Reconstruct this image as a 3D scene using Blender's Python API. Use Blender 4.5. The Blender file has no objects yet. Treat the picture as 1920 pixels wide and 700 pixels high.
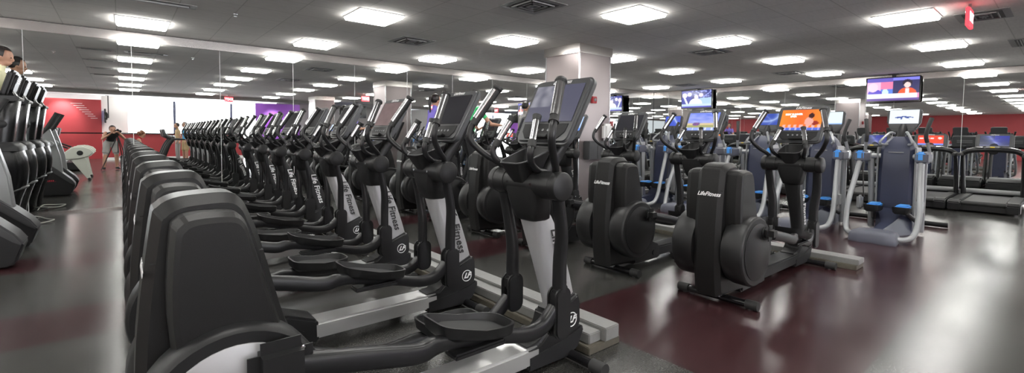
import bpy, bmesh, math, random
from mathutils import Vector, Matrix, noise
random.seed(7)
sc = bpy.context.scene
COL = sc.collection
PI = math.pi

# ------------------------------------------------------------------ camera, exposure, light settings
H = 1.228                      # lens height
CEIL = 2.808
YAW, PIT, ROL = 0.6965, 0.0457, 0.0098
MY, EX = 9.62, 14.61           # planes of the two mirrored walls
cam = bpy.data.cameras.new('camera'); camo = bpy.data.objects.new('camera', cam); COL.objects.link(camo)
sy_, cy_ = math.sin(YAW), math.cos(YAW)
fwd = Vector((sy_*math.cos(PIT), cy_*math.cos(PIT), -math.sin(PIT)))
rt = Vector((cy_, -sy_, 0)); upv = rt.cross(fwd)
R2 = rt*math.cos(ROL)+upv*math.sin(ROL); U2 = -rt*math.sin(ROL)+upv*math.cos(ROL)
m = Matrix.Identity(4)
for i in range(3):
    m[i][0], m[i][1], m[i][2] = R2[i], U2[i], -fwd[i]
m[0][3], m[1][3], m[2][3] = 0, 0, H
camo.matrix_world = m
cam.sensor_width = 36; cam.lens = 875.7/1920*36
cam.shift_y = -(350-293.8)/1920
cam.clip_start = 0.05; cam.clip_end = 200
sc.camera = camo
sc.view_settings.view_transform = 'Standard'; sc.view_settings.look = 'None'
sc.view_settings.exposure = 0.55; sc.view_settings.gamma = 1.0
sc.view_settings.use_curve_mapping = False
sc.cycles.use_denoising = True
sc.cycles.max_bounces = 12; sc.cycles.glossy_bounces = 8; sc.cycles.diffuse_bounces = 5
sc.cycles.caustics_reflective = True
sc.cycles.sample_clamp_indirect = 6.0
PANEL = 15.0                   # ceiling panel radiance
WINDOW = 12.0
world = bpy.data.worlds.new('world'); sc.world = world; world.use_nodes = True
world.node_tree.nodes['Background'].inputs[0].default_value = (.9, .95, 1, 1)
world.node_tree.nodes['Background'].inputs[1].default_value = 0.6

# ------------------------------------------------------------------ materials
def mat(name, col, rough=.5, metal=0., spec=.5, coat=0., bump=0., bscale=200., emit=None, es=0., noisec=0.):
    M = bpy.data.materials.new(name); M.use_nodes = True
    nt = M.node_tree; b = nt.nodes['Principled BSDF']
    b.inputs['Base Color'].default_value = (*col, 1); b.inputs['Roughness'].default_value = rough
    b.inputs['Metallic'].default_value = metal; b.inputs['Specular IOR Level'].default_value = spec
    b.inputs['Coat Weight'].default_value = coat
    if emit: b.inputs['Emission Color'].default_value = (*emit, 1); b.inputs['Emission Strength'].default_value = es
    tc = nt.nodes.new('ShaderNodeTexCoord')
    nz = nt.nodes.new('ShaderNodeTexNoise'); nz.inputs['Scale'].default_value = bscale; nz.inputs['Detail'].default_value = 3
    nt.links.new(tc.outputs['Object'], nz.inputs['Vector'])
    if bump:
        bp = nt.nodes.new('ShaderNodeBump'); bp.inputs['Strength'].default_value = bump; bp.inputs['Distance'].default_value = .001
        nt.links.new(nz.outputs['Fac'], bp.inputs['Height']); nt.links.new(bp.outputs['Normal'], b.inputs['Normal'])
    if noisec:
        mx = nt.nodes.new('ShaderNodeMix'); mx.data_type = 'RGBA'
        mx.inputs[6].default_value = (*[c*(1-noisec) for c in col], 1); mx.inputs[7].default_value = (*[min(1, c*(1+noisec)) for c in col], 1)
        nt.links.new(nz.outputs['Fac'], mx.inputs[0]); nt.links.new(mx.outputs[2], b.inputs['Base Color'])
    return M
BLK = mat('black_plastic', (.011, .011, .0115), .42, spec=.38, bump=.25, bscale=900)
SHELL = mat('textured_shell', (.009, .0088, .0088), .42, spec=.32, bump=.5, bscale=700)
SATIN = mat('satin_black', (.006, .006, .0065), .24, spec=.35)
GLOSSB = mat('gloss_black', (.010, .010, .011), .13)
TUBE = mat('painted_tube', (.012, .012, .013), .34, spec=.4)
RUB = mat('rubber', (.020, .020, .020), .6, bump=.4, bscale=500)
SILV = mat('silver_paint', (.40, .40, .41), .36, .3)
ALU = mat('brushed_aluminium', (.60, .60, .60), .28, .75, bump=.2, bscale=300)
CHR = mat('polished_chrome', (.50, .50, .51), .22, 1)
WHT = mat('white_print', (.85, .85, .85), .5)
BPRT = mat('black_print', (.02, .02, .02), .5)
REDP = mat('red_print', (.55, .03, .05), .5)
LGRY = mat('light_grey_plastic', (.24, .245, .25), .4)
WSIL = mat('pale_silver_tube', (.31, .32, .33), .32, .3)
NAVY = mat('navy_shell', (.030, .036, .070), .42)
BASEG = mat('blue_grey_plastic', (.105, .11, .14), .5)
BLUE = mat('blue_pad', (.07, .32, .80), .45)
CREAM = mat('cream_enamel', (.60, .62, .55), .35)
DGRY = mat('dark_grey_plastic', (.016, .016, .017), .5, spec=.28)
CONS = mat('console_bezel', (.055, .057, .06), .38)
SCR_OFF = mat('dark_glass', (.03, .03, .036), .08, spec=.7)
MGREY = mat('mid_grey_paint', (.055, .055, .058), .45, .1)
GRAYP = mat('raceway_paint', (.21, .21, .205), .42, bump=.2, bscale=40, noisec=.1)
WOOD = mat('raceway_wood', (.10, .09, .07), .6, noisec=.3, bscale=30)
CABLE = mat('black_cable', (.02, .02, .02), .4)
WCABLE = mat('white_cable', (.6, .6, .56), .4)
STEEL = mat('brushed_steel', (.55, .52, .50), .22, 1.0, bump=.3, bscale=60)
COLP = mat('column_panel', (.25, .215, .215), .33, .55, bump=.2, bscale=40)
BACKP = mat('mirror_backing', (.75, .76, .75), .5)
REDW = mat('red_wall_paint', (.36, .035, .042), .5)
PURP = mat('purple_wall_paint', (.23, .06, .40), .5)
WHW = mat('white_wall_paint', (.8, .8, .79), .6)
GRW = mat('grey_wall_paint', (.20, .19, .19), .6)
VENTM = mat('vent_metal', (.30, .30, .30), .5, .2)
VENTD = mat('vent_dark', (.05, .05, .05), .6)
EXITR = mat('exit_red', (.8, .05, .06), .4, emit=(1, .04, .06), es=1.6)
LAMP = mat('panel_glow', (.9, .9, .9), .5, emit=(1, .985, .94), es=PANEL)
LAMPF = mat('panel_frame', (.8, .8, .8), .5)
WING = mat('daylight_window', (.9, .9, .9), .5, emit=(.93, .96, 1), es=WINDOW)
SKIN = mat('skin', (.46, .25, .17), .5)
HAIR = mat('dark_hair', (.015, .011, .010), .45)
HAIRB = mat('brown_hair', (.16, .06, .025), .5)
CPUR = mat('purple_cloth', (.22, .17, .62), .8)
CGRN = mat('green_cloth', (.06, .52, .18), .8)
CBLK = mat('black_cloth', (.014, .014, .016), .8)
CBLU = mat('blue_cloth', (.03, .33, .62), .8)
CKHA = mat('khaki_cloth', (.42, .31, .17), .85)
CGRY = mat('grey_cloth', (.33, .32, .31), .85)
CRED = mat('red_cloth', (.42, .02, .03), .8)
CNAV = mat('navy_cloth', (.02, .03, .07), .8)
CYEL = mat('pale_yellow_cloth', (.7, .68, .45), .8)

def mirror_mat():
    M = bpy.data.materials.new('mirror_glass'); M.use_nodes = True
    b = M.node_tree.nodes['Principled BSDF']
    b.inputs['Base Color'].default_value = (.86, .875, .865, 1); b.inputs['Metallic'].default_value = 1; b.inputs['Roughness'].default_value = 0.0
    return M
MIRR = mirror_mat()

def floor_mat(name, c1, c2):
    M = bpy.data.materials.new(name); M.use_nodes = True; nt = M.node_tree; N = nt.nodes; L = nt.links
    b = N['Principled BSDF']; tc = N.new('ShaderNodeTexCoord')
    sp = N.new('ShaderNodeTexNoise'); sp.inputs['Scale'].default_value = 110; sp.inputs['Detail'].default_value = 4; sp.inputs['Roughness'].default_value = .8
    L.new(tc.outputs['Object'], sp.inputs['Vector'])
    rp = N.new('ShaderNodeValToRGB'); rp.color_ramp.elements[0].position = .45; rp.color_ramp.elements[0].color = (*c1, 1)
    rp.color_ramp.elements[1].position = .74; rp.color_ramp.elements[1].color = (*c2, 1)
    L.new(sp.outputs['Fac'], rp.inputs['Fac'])
    big = N.new('ShaderNodeTexNoise'); big.inputs['Scale'].default_value = 1.3; big.inputs['Detail'].default_value = 5
    L.new(tc.outputs['Object'], big.inputs['Vector'])
    br = N.new('ShaderNodeTexBrick'); br.offset = 0; br.inputs['Scale'].default_value = 1
    br.inputs['Brick Width'].default_value = .805; br.inputs['Row Height'].default_value = .805; br.inputs['Mortar Size'].default_value = .0022
    br.inputs['Color1'].default_value = (1, 1, 1, 1); br.inputs['Color2'].default_value = (.86, .86, .86, 1); br.inputs['Mortar'].default_value = (.25, .25, .25, 1)
    mp = N.new('ShaderNodeMapping'); mp.inputs['Location'].default_value = (.14, .155, 0)
    L.new(tc.outputs['Object'], mp.inputs['Vector']); L.new(mp.outputs['Vector'], br.inputs['Vector'])
    mx = N.new('ShaderNodeMix'); mx.data_type = 'RGBA'; mx.blend_type = 'MULTIPLY'; mx.inputs[0].default_value = 1
    L.new(rp.outputs['Color'], mx.inputs[6]); L.new(br.outputs['Color'], mx.inputs[7]); L.new(mx.outputs[2], b.inputs['Base Color'])
    mr = N.new('ShaderNodeMapRange'); mr.inputs[1].default_value = .3; mr.inputs[2].default_value = .7; mr.inputs[3].default_value = .16; mr.inputs[4].default_value = .23
    L.new(big.outputs['Fac'], mr.inputs[0]); L.new(mr.outputs[0], b.inputs['Roughness'])
    b.inputs['Specular IOR Level'].default_value = .7
    bp = N.new('ShaderNodeBump'); bp.inputs['Strength'].default_value = .25; bp.inputs['Distance'].default_value = .0012
    L.new(sp.outputs['Fac'], bp.inputs['Height'])
    b2 = N.new('ShaderNodeBump'); b2.inputs['Strength'].default_value = .10; b2.inputs['Distance'].default_value = .004
    L.new(big.outputs['Fac'], b2.inputs['Height']); L.new(bp.outputs['Normal'], b2.inputs['Normal']); L.new(b2.outputs['Normal'], b.inputs['Normal'])
    return M
FLB = floor_mat('rubber_floor_black', (.032, .032, .030), (.115, .113, .104))
FLM = floor_mat('rubber_floor_maroon', (.038, .014, .016), (.062, .030, .032))

def ceil_mat():
    M = bpy.data.materials.new('ceiling_tile'); M.use_nodes = True; nt = M.node_tree; N = nt.nodes; L = nt.links
    b = N['Principled BSDF']; b.inputs['Roughness'].default_value = .9; b.inputs['Specular IOR Level'].default_value = .2
    tc = N.new('ShaderNodeTexCoord'); mp = N.new('ShaderNodeMapping'); mp.inputs['Location'].default_value = (.02, -.02, 0)
    br = N.new('ShaderNodeTexBrick'); br.offset = 0; br.inputs['Scale'].default_value = 1
    br.inputs['Brick Width'].default_value = .605; br.inputs['Row Height'].default_value = .605; br.inputs['Mortar Size'].default_value = .006
    br.inputs['Color1'].default_value = (.70, .68, .66, 1); br.inputs['Color2'].default_value = (.65, .635, .615, 1); br.inputs['Mortar'].default_value = (.50, .49, .47, 1)
    L.new(tc.outputs['Object'], mp.inputs['Vector']); L.new(mp.outputs['Vector'], br.inputs['Vector'])
    nz = N.new('ShaderNodeTexNoise'); nz.inputs['Scale'].default_value = 6; nz.inputs['Detail'].default_value = 8; nz.inputs['Roughness'].default_value = .7
    mp2 = N.new('ShaderNodeMapping'); mp2.inputs['Scale'].default_value = (1, 5, 1)
    L.new(tc.outputs['Object'], mp2.inputs['Vector']); L.new(mp2.outputs['Vector'], nz.inputs['Vector'])
    mr = N.new('ShaderNodeMapRange'); mr.inputs[3].default_value = .8; mr.inputs[4].default_value = 1.15
    L.new(nz.outputs['Fac'], mr.inputs[0])
    mx = N.new('ShaderNodeMix'); mx.data_type = 'RGBA'; mx.blend_type = 'MULTIPLY'; mx.inputs[0].default_value = 1
    L.new(br.outputs['Color'], mx.inputs[6]); L.new(mr.outputs[0], mx.inputs[7]); L.new(mx.outputs[2], b.inputs['Base Color'])
    return M
CEILM = ceil_mat()

SCRM = bpy.data.materials.new('lit_screen'); SCRM.use_nodes = True
_b = SCRM.node_tree.nodes['Principled BSDF']; _a = SCRM.node_tree.nodes.new('ShaderNodeAttribute'); _a.attribute_name = 'pic'
SCRM.node_tree.links.new(_a.outputs['Color'], _b.inputs['Emission Color']); _b.inputs['Emission Strength'].default_value = .75
_b.inputs['Base Color'].default_value = (.01, .01, .01, 1); _b.inputs['Roughness'].default_value = .2

# ------------------------------------------------------------------ mesh builder
def smooth_path(pts, per=6):
    P = [Vector(p) for p in pts]
    if len(P) < 3: return P, [i for i in range(len(P))]
    out, tt = [], []
    for i in range(len(P)-1):
        p0 = P[max(i-1, 0)]; p1 = P[i]; p2 = P[i+1]; p3 = P[min(i+2, len(P)-1)]
        for k in range(per):
            t = k/per
            out.append(.5*((2*p1)+(-p0+p2)*t+(2*p0-5*p1+4*p2-p3)*t*t+(-p0+3*p1-3*p2+p3)*t**3)); tt.append(i+t)
    out.append(P[-1]); tt.append(len(P)-1)
    return out, tt

class G:
    def __init__(s): s.bm = bmesh.new()
    def add(s, b, M=None):
        me = bpy.data.meshes.new('t'); b.to_mesh(me); b.free()
        if M is not None: me.transform(M)
        s.bm.from_mesh(me); bpy.data.meshes.remove(me)
        return s
    def box(s, x0, x1, y0, y1, z0, z1, bev=0, seg=2, M=None):
        b = bmesh.new(); bmesh.ops.create_cube(b, size=1)
        for v in b.verts: v.co = Vector((x0+(v.co.x+.5)*(x1-x0), y0+(v.co.y+.5)*(y1-y0), z0+(v.co.z+.5)*(z1-z0)))
        if bev: bmesh.ops.bevel(b, geom=list(b.edges), offset=bev, segments=seg, affect='EDGES', clamp_overlap=True)
        return s.add(b, M)
    def prism(s, prof, y0, y1, bev=0, seg=2, plane='xz', M=None, caponly=False):
        b = bmesh.new(); A = []; B = []
        for (u, v) in prof:
            if plane == 'xz': a, c = (u, y0, v), (u, y1, v)
            elif plane == 'yz': a, c = (y0, u, v), (y1, u, v)
            else: a, c = (u, v, y0), (u, v, y1)
            A.append(b.verts.new(a)); B.append(b.verts.new(c))
        n = len(prof); b.faces.new(A); b.faces.new(B[::-1])
        for i in range(n): b.faces.new((A[i], B[i], B[(i+1) % n], A[(i+1) % n]))
        bmesh.ops.recalc_face_normals(b, faces=b.faces)
        if bev:
            es = [e for e in b.edges if e.calc_face_angle(0) > .5]
            bmesh.ops.bevel(b, geom=es, offset=bev, segments=seg, affect='EDGES', clamp_overlap=True)
        return s.add(b, M)
    def tube(s, pts, r, n=10, smooth=True, flat=None, per=6, M=None, up=(0, 0, 1), sq=1.0):
        # r: number or list per control point ; flat: (ry, rz) multipliers on the two section axes
        if smooth: P, T = smooth_path(pts, per)
        else: P, T = [Vector(p) for p in pts], list(range(len(pts)))
        def rad(t):
            if not isinstance(r, (list, tuple)): return r
            i = min(int(t), len(r)-2); f = t-i; return r[i]*(1-f)+r[i+1]*f
        b = bmesh.new(); rings = []; prev = None
        for i, p in enumerate(P):
            d = (P[min(i+1, len(P)-1)]-P[max(i-1, 0)]).normalized()
            if prev is None:
                u = Vector(up)
                if abs(u.dot(d)) > .95: u = Vector((0, 1, 0))
            else: u = prev
            a = d.cross(u).normalized(); c = a.cross(d).normalized(); prev = c
            fa, fc = flat or (1, 1); q = rad(T[i])
            pw = lambda v: math.copysign(abs(v)**sq, v)
            rings.append([b.verts.new(p+a*pw(math.cos(2*PI*k/n))*q*fa+c*pw(math.sin(2*PI*k/n))*q*fc) for k in range(n)])
        for A, B in zip(rings, rings[1:]):
            for k in range(n): b.faces.new((A[k], A[(k+1) % n], B[(k+1) % n], B[k]))
        b.faces.new(rings[0][::-1]); b.faces.new(rings[-1])
        bmesh.ops.recalc_face_normals(b, faces=b.faces)
        return s.add(b, M)
    def lathe(s, prof, p0, axis, n=24, M=None, close=True):
        # prof: list of (dist along axis, radius)
        ax = Vector(axis).normalized(); u = Vector((0, 0, 1)) if abs(ax.z) < .9 else Vector((1, 0, 0))
        a = ax.cross(u).normalized(); c = ax.cross(a); p0 = Vector(p0)
        b = bmesh.new(); rings = []
        for d, r in prof:
            rings.append([b.verts.new(p0+ax*d+(a*math.cos(2*PI*k/n)+c*math.sin(2*PI*k/n))*max(r, 1e-4)) for k in range(n)])
        for A, B in zip(rings, rings[1:]):
            for k in range(n): b.faces.new((A[k], A[(k+1) % n], B[(k+1) % n], B[k]))
        if close: b.faces.new(rings[0][::-1]); b.faces.new(rings[-1])
        bmesh.ops.recalc_face_normals(b, faces=b.faces)
        return s.add(b, M)
    def loft(s, rings, M=None, cap=True):
        b = bmesh.new(); R = [[b.verts.new(p) for p in r] for r in rings]; n = len(R[0])
        for A, B in zip(R, R[1:]):
            for k in range(n): b.faces.new((A[k], A[(k+1) % n], B[(k+1) % n], B[k]))
        if cap: b.faces.new(R[0][::-1]); b.faces.new(R[-1])
        bmesh.ops.recalc_face_normals(b, faces=b.faces)
        return s.add(b, M)
    def ball(s, c, r, sc_=(1, 1, 1), M=None):
        b = bmesh.new(); bmesh.ops.create_uvsphere(b, u_segments=16, v_segments=10, radius=r)
        for v in b.verts: v.co = Vector((v.co.x*sc_[0], v.co.y*sc_[1], v.co.z*sc_[2]))+Vector(c)
        return s.add(b, M)
    def mesh(s, name, m_, ang=35):
        me = bpy.data.meshes.new(name); s.bm.to_mesh(me); s.bm.free()
        me.materials.append(m_)
        for p in me.polygons: p.use_smooth = True
        me.set_sharp_from_angle(angle=math.radians(ang))
        return me
    def part(s, name, m_, parent=None, label=None, ang=35):
        o = bpy.data.objects.new(name, s.mesh(name, m_, ang)); COL.objects.link(o)
        if parent: o.parent = parent
        if label: o['label'] = label
        return o

def thing(name, label, cat, loc=(0, 0, 0), rz=0, group=None):
    o = bpy.data.objects.new(name, None); COL.objects.link(o); o.empty_display_size = .1
    o.location = loc; o.rotation_euler = (0, 0, rz); o['label'] = label; o['category'] = cat
    if group: o['group'] = group
    return o
def tag(o, label, cat, group=None, kind=None):
    o['label'] = label; o['category'] = cat
    if group: o['group'] = group
    if kind: o['kind'] = kind
    return o
def structure(o): o['kind'] = 'structure'; return o
def copy_tree(o, parent=None):
    c = o.copy(); COL.objects.link(c); c.parent = parent
    if parent: c.matrix_parent_inverse = o.matrix_parent_inverse.copy()
    for ch in KIDS.get(o.name, []): copy_tree(ch, c)
    return c
KIDS = {}
def index_kids():
    KIDS.clear()
    for o in COL.objects:
        if o.parent: KIDS.setdefault(o.parent.name, []).append(o)
def kid(o, base):
    for c in o.children_recursive:
        if c.name.split('.')[0] == base: return c

def text(name, body, size, m_, M, parent=None, shear=.3, extrude=.0008, bold=0.0, label=None):
    cu = bpy.data.curves.new('txt', 'FONT'); cu.body = body; cu.size = size; cu.shear = shear; cu.extrude = extrude; cu.offset = bold
    cu.align_x = 'CENTER'; cu.align_y = 'CENTER'; cu.resolution_u = 2
    to = bpy.data.objects.new('txt', cu); COL.objects.link(to)
    bpy.context.view_layer.update()
    me = bpy.data.meshes.new_from_object(to.evaluated_get(bpy.context.evaluated_depsgraph_get()))
    bpy.data.objects.remove(to); me.materials.clear(); me.materials.append(m_); me.transform(M)
    o = bpy.data.objects.new(name, me); COL.objects.link(o)
    if parent: o.parent = parent
    if label: o['label'] = label
    return o
def frame(o, ux, uy):
    """matrix whose x axis is ux, y axis is uy, at o"""
    ux = Vector(ux).normalized(); uz = ux.cross(Vector(uy)).normalized(); uy = uz.cross(ux)
    M = Matrix.Identity(4)
    for i in range(3): M[i][0], M[i][1], M[i][2], M[i][3] = ux[i], uy[i], uz[i], o[i]
    return M
def screen_mesh(name, w, h, fn, nx=44, ny=28):
    """flat lit picture, fn(u,v)->(r,g,b), centred in its local xy plane"""
    me = bpy.data.meshes.new(name); vs = [(w*(i/nx-.5), h*(j/ny-.5), 0) for j in range(ny+1) for i in range(nx+1)]
    fs = [(j*(nx+1)+i, j*(nx+1)+i+1, (j+1)*(nx+1)+i+1, (j+1)*(nx+1)+i) for j in range(ny) for i in range(nx)]
    me.from_pydata(vs, [], fs); at = me.color_attributes.new('pic', 'FLOAT_COLOR', 'CORNER')
    k = 0
    for j in range(ny):
        for i in range(nx):
            for (a, b) in ((0, 0), (1, 0), (1, 1), (0, 1)):
                c = fn((i+a)/nx, (j+b)/ny); at.data[k].color = (*c, 1); k += 1
    me.materials.append(SCRM); return me

# ------------------------------------------------------------------ room shell
def q(name, m_, x0, x1, y0, y1, z0, z1): return structure(G().box(x0, x1, y0, y1, z0, z1).part(name, m_))
XL, XR, YB = -12.4, EX+.12, -13.0
def build_floor():
    xs = sorted([XL, -.05, 2.265, 9.2, 14.6, XR]); ys = sorted([YB, .65, 2.26, 3.74, 4.40, 5.75, 6.35, MY+.12])
    bm = bmesh.new()
    V = {(i, j): bm.verts.new((x, y, 0)) for i, x in enumerate(xs) for j, y in enumerate(ys)}
    for i in range(len(xs)-1):
        for j in range(len(ys)-1):
            f = bm.faces.new((V[i, j], V[i+1, j], V[i+1, j+1], V[i, j+1]))
            cx, cy = (xs[i]+xs[i+1])/2, (ys[j]+ys[j+1])/2
            mar = (2.265 < cx < 9.2 and .65 < cy < 2.26) or (3.74 < cy < 4.4) or (5.75 < cy < 6.35)
            f.material_index = 1 if mar else 0
    r = bmesh.ops.extrude_face_region(bm, geom=list(bm.faces))
    for e in r['geom']:
        if isinstance(e, bmesh.types.BMVert): e.co.z -= .1
    bmesh.ops.recalc_face_normals(bm, faces=bm.faces)
    me = bpy.data.meshes.new('floor'); bm.to_mesh(me); me.materials.append(FLB); me.materials.append(FLM)
    o = bpy.data.objects.new('floor', me); COL.objects.link(o); structure(o)
build_floor()
q('ceiling', CEILM, XL, XR, -4.9, MY+.12, CEIL, CEIL+.1)
q('ceiling', WHW, XL, XR, YB, -4.9, CEIL+.25, CEIL+.35)
q('trim_1', GRW, XL, XR, -5.05, -4.75, CEIL-.14, CEIL+.35)
q('wall_left', GRW, XL, XR, MY+.03, MY+.13, 0, CEIL)
q('wall_right', GRW, EX+.03, EX+.13, YB, MY, 0, CEIL)
q('wall_far_left', REDW, XL-.1, XL, -4.9, MY, 0, CEIL)
q('wall_rear_grey', GRW, 7.3, EX, -12.0, -11.9, 0, CEIL+.3)
q('wall_rear_purple', PURP, 5.2, 7.3, -7.2, -7.1, 0, 2.72)
q('wall_rear_red', REDW, -6.4, -.66, -8.6, -8.5, 0, 2.62)
q('wall_rear_white', WHW, -.66, .25, -8.7, -8.6, 0, CEIL)
q('wall_partition', REDW, -.6, 4.6, -6.9, -6.8, .12, 1.12)
q('baseboard_partition', WHW, -.6, 4.6, -6.92, -6.78, 0, .12)
q('trim_2', GLOSSB, -5.5, 4.7, -6.95, -6.75, 1.12, 1.17)
q('window_1', WING, .3, 7.3, -12.6, -12.5, .2, 2.9)
q('window_2', WING, -12.2, -6.6, -9.2, -9.1, .4, 2.6)
q('wall_rear', WHW, XL, XR, YB, YB+.1, 0, 3.1)
for k, x in enumerate((2.2, 4.9)):
    q('trim_%d' % (k+3), NAVY, x, x+.12, -12.4, -12.3, 0, 2.9)

def mirror_wall(name, label, axis, at_, seams, lo, hi, top):
    t = thing(name, label, 'mirror', (0, 0, 0))
    cuts = [lo]+seams+[hi]
    for a, b in zip(cuts, cuts[1:]):
        if axis == 'x': g = G().box(a+.004, b-.004, at_-.006, at_, .035, top)
        else: g = G().box(at_-.006, at_, a+.004, b-.004, .035, top)
        g.part('mirror_pane', MIRR, t)
    if axis == 'x':
        G().box(lo, hi, at_, at_+.02, .0, top+.02).part('backing_panel', BACKP, t)
        G().box(lo, hi, at_-.012, at_+.02, top, CEIL-.012, .002).part('steel_band', STEEL, t, 'brushed steel band along the top')
        G().box(lo, hi, at_-.014, at_, .0, .035, .002).part('bottom_rail', STEEL, t)
    else:
        G().box(at_, at_+.02, lo, hi, .0, top+.02).part('backing_panel', BACKP, t)
        G().box(at_-.012, at_+.02, lo, hi, top, CEIL-.012, .002).part('steel_band', STEEL, t, 'brushed steel band along the top')
        G().box(at_-.014, at_, lo, hi, .0, .035, .002).part('bottom_rail', STEEL, t)
mirror_wall('mirror_wall', 'long mirror wall on the left with thin seams, reflecting the elliptical row', 'x', MY,
            [-1.05+1.2*k for k in range(-4, 13)], -7.0, EX-.02, 2.66)
mirror_wall('mirror_wall', 'mirror wall on the right behind the treadmills and hanging televisions', 'y', EX,
            [1.6+1.235*k for k in range(-4, 7)], -5.0, MY-.02, 2.66)

def column(x0, x1, y0, y1, label, seen=True):
    t = thing('column', label, 'column', ((x0+x1)/2, (y0+y1)/2, 0))
    hx, hy = (x1-x0)/2, (y1-y0)/2
    G().box(-hx, hx, -hy, hy, 0, CEIL-.16, .006).part('shaft', COLP, t)
    G().box(-hx-.03, hx+.03, -hy-.03, hy+.03, CEIL-.16, CEIL-.002, .004).part('capital', STEEL, t, 'brushed steel collar at the ceiling')
    for sx in (-1, 1):
        for sy in (-1, 1):
            G().box(sx*hx-.012, sx*hx+.012, sy*hy-.012, sy*hy+.012, 0, CEIL-.16, .003).part('corner_strip', CHR, t)
    return t
column(6.0, 6.82, 5.41, 6.22, 'square steel-clad column behind the nearest elliptical console')
column(6.3, 7.1, -2.1, -1.3, 'square steel-clad column behind the camera, seen in the left mirror')
column(-6.1, -5.3, 7.9, 8.7, 'square steel-clad column far left, seen in the right mirror')

# ------------------------------------------------------------------ ceiling lights, vents, signs
def lamp_proto():
    t = thing('ceiling_light', '', 'ceiling light')
    G().box(-.305, .305, -.305, .305, -.012, .0, .002).part('light_frame', LAMPF, t)
    G().box(-.290, .290, -.290, .290, -.050, -.011, .012).part('diffuser', LAMP, t)
    return t
GX = [.27, 2.65, 5.08, 7.75, 10.40, 13.10]; GY = [8.55, 6.08, 3.72, 1.42]
XN = ['over the left aisle', 'over the near elliptical row', 'over the second elliptical row',
      'over the blue-padded trainers', 'over the treadmills', 'along the right mirror']
YN = ['nearest the left mirror', 'second from the left mirror', 'third from the left mirror', 'farthest from the left mirror']
lp = lamp_proto(); index_kids(); first = True
REAL = {(0, 0): (.27, 8.66), (1, 1): (2.63, 6.06), (2, 2): (5.10, 3.68), (3, 3): (7.8, 1.43), (1, 0): (2.65, 8.56), (2, 1): (5.06, 6.03), (3, 2): (7.64, 3.71),
        (4, 3): (10.5, 1.46), (2, 0): (5.09, 8.53), (4, 2): (10.3, 3.8), (5, 3): (13.3, 1.5), (3, 1): (7.68, 5.95), (3, 0): (7.56, 8.48), (4, 1): (10.25, 6.13), (5, 2): (13.08, 3.91), (5, 1): (12.9, 6.2)}
def put_lamp(x, y, z, label, group=None):
    global first
    o = lp if first else copy_tree(lp); first = False
    o.location = (x, y, z); o['label'] = label
    if group: o['group'] = group
for i in range(6):
    for j in range(4):
        x, y = REAL.get((i, j), (GX[i], GY[j]))
        front = i == 0 and j > 0 or i == 1 and j > 1 or i == 2 and j > 2
        put_lamp(x, y, CEIL, 'lit ceiling panel %s, %s' % (XN[i], YN[j]), 'lit ceiling panels')
for x in [-9.3, -6.9, -4.5, -2.1]+GX:
    for y in [8.55, 6.08, 3.72, 1.42, -1.0, -3.4]:
        if x > 0 and y > 0: continue
        put_lamp(x, y, CEIL, 'square lit ceiling panel outside the frame, seen only in the mirrors', 'ceiling panels seen only in the mirrors')
for x in (-4.5, -2.1, .3, 2.7, 5.1, 7.7, 10.4, 13.1):
    for y in (-6.0, -8.0, -10.5):
        if -9.0 < y < -8.2: continue
        put_lamp(x, y, CEIL+.25, 'square lit ceiling panel of the bright hall at the rear, seen only in the mirror', 'ceiling panels of the rear hall')

def vent(x, y, label, w=.6, d=.6, slot=False):
    t = thing('ceiling_vent', label, 'air vent', (x, y, CEIL), group='ceiling air vents')
    G().box(-w/2, w/2, -d/2, d/2, -.006, 0, .002).part('vent_frame', VENTM, t)
    G().box(-w/2+.07, w/2-.07, -d/2+.07, d/2-.07, -.010, -.005).part('vent_throat', VENTD, t)
    n = 2 if slot else 3
    for k in range(n):
        a = w/2-.11-.06*k; b = d/2-.11-.06*k
        if slot: G().box(-w/2+.08, w/2-.08, -.012+.03*k-.015, -.002+.03*k-.015, -.022, -.008).part('louver', VENTM, t)
        elif b > .02:
            g = G()
            for (x0, x1, y0, y1) in ((-a, a, -b, -b+.012), (-a, a, b-.012, b), (-a, -a+.012, -b, b), (a-.012, a, -b, b)): g.box(x0, x1, y0, y1, -.024, -.008)
            g.part('louver', VENTM, t)
    G().box(-w/2+.26, w/2-.26, -.04, .04, -.016, -.008).part('vent_core', VENTM, t) if not slot else None
vent(3.87, 4.26, 'square air vent at the top edge of the picture, before the column')
vent(3.81, 7.24, 'square air vent above the middle of the elliptical row')
vent(8.4, 4.36, 'square air vent beyond the column, beside a lit panel')
vent(12.5, 4.47, 'small far air vent near the right mirror')
vent(13.2, 7.6, 'far air vent close to the mirror corner')
vent(8.45, .78, 'long air vent behind the red exit sign', .65, .5)
vent(11.2, .6, 'long slot vent at the right edge beyond the exit sign', .9, .22, True)
vent(.42, 7.2, 'slot vent at the top left before the left mirror', .7, .22, True)
for y in (7.1, 5.3, 3.6, 1.9): vent(-.33, y, 'slot vent over the left aisle, seen only in the mirror', .58, .2, True)

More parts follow.
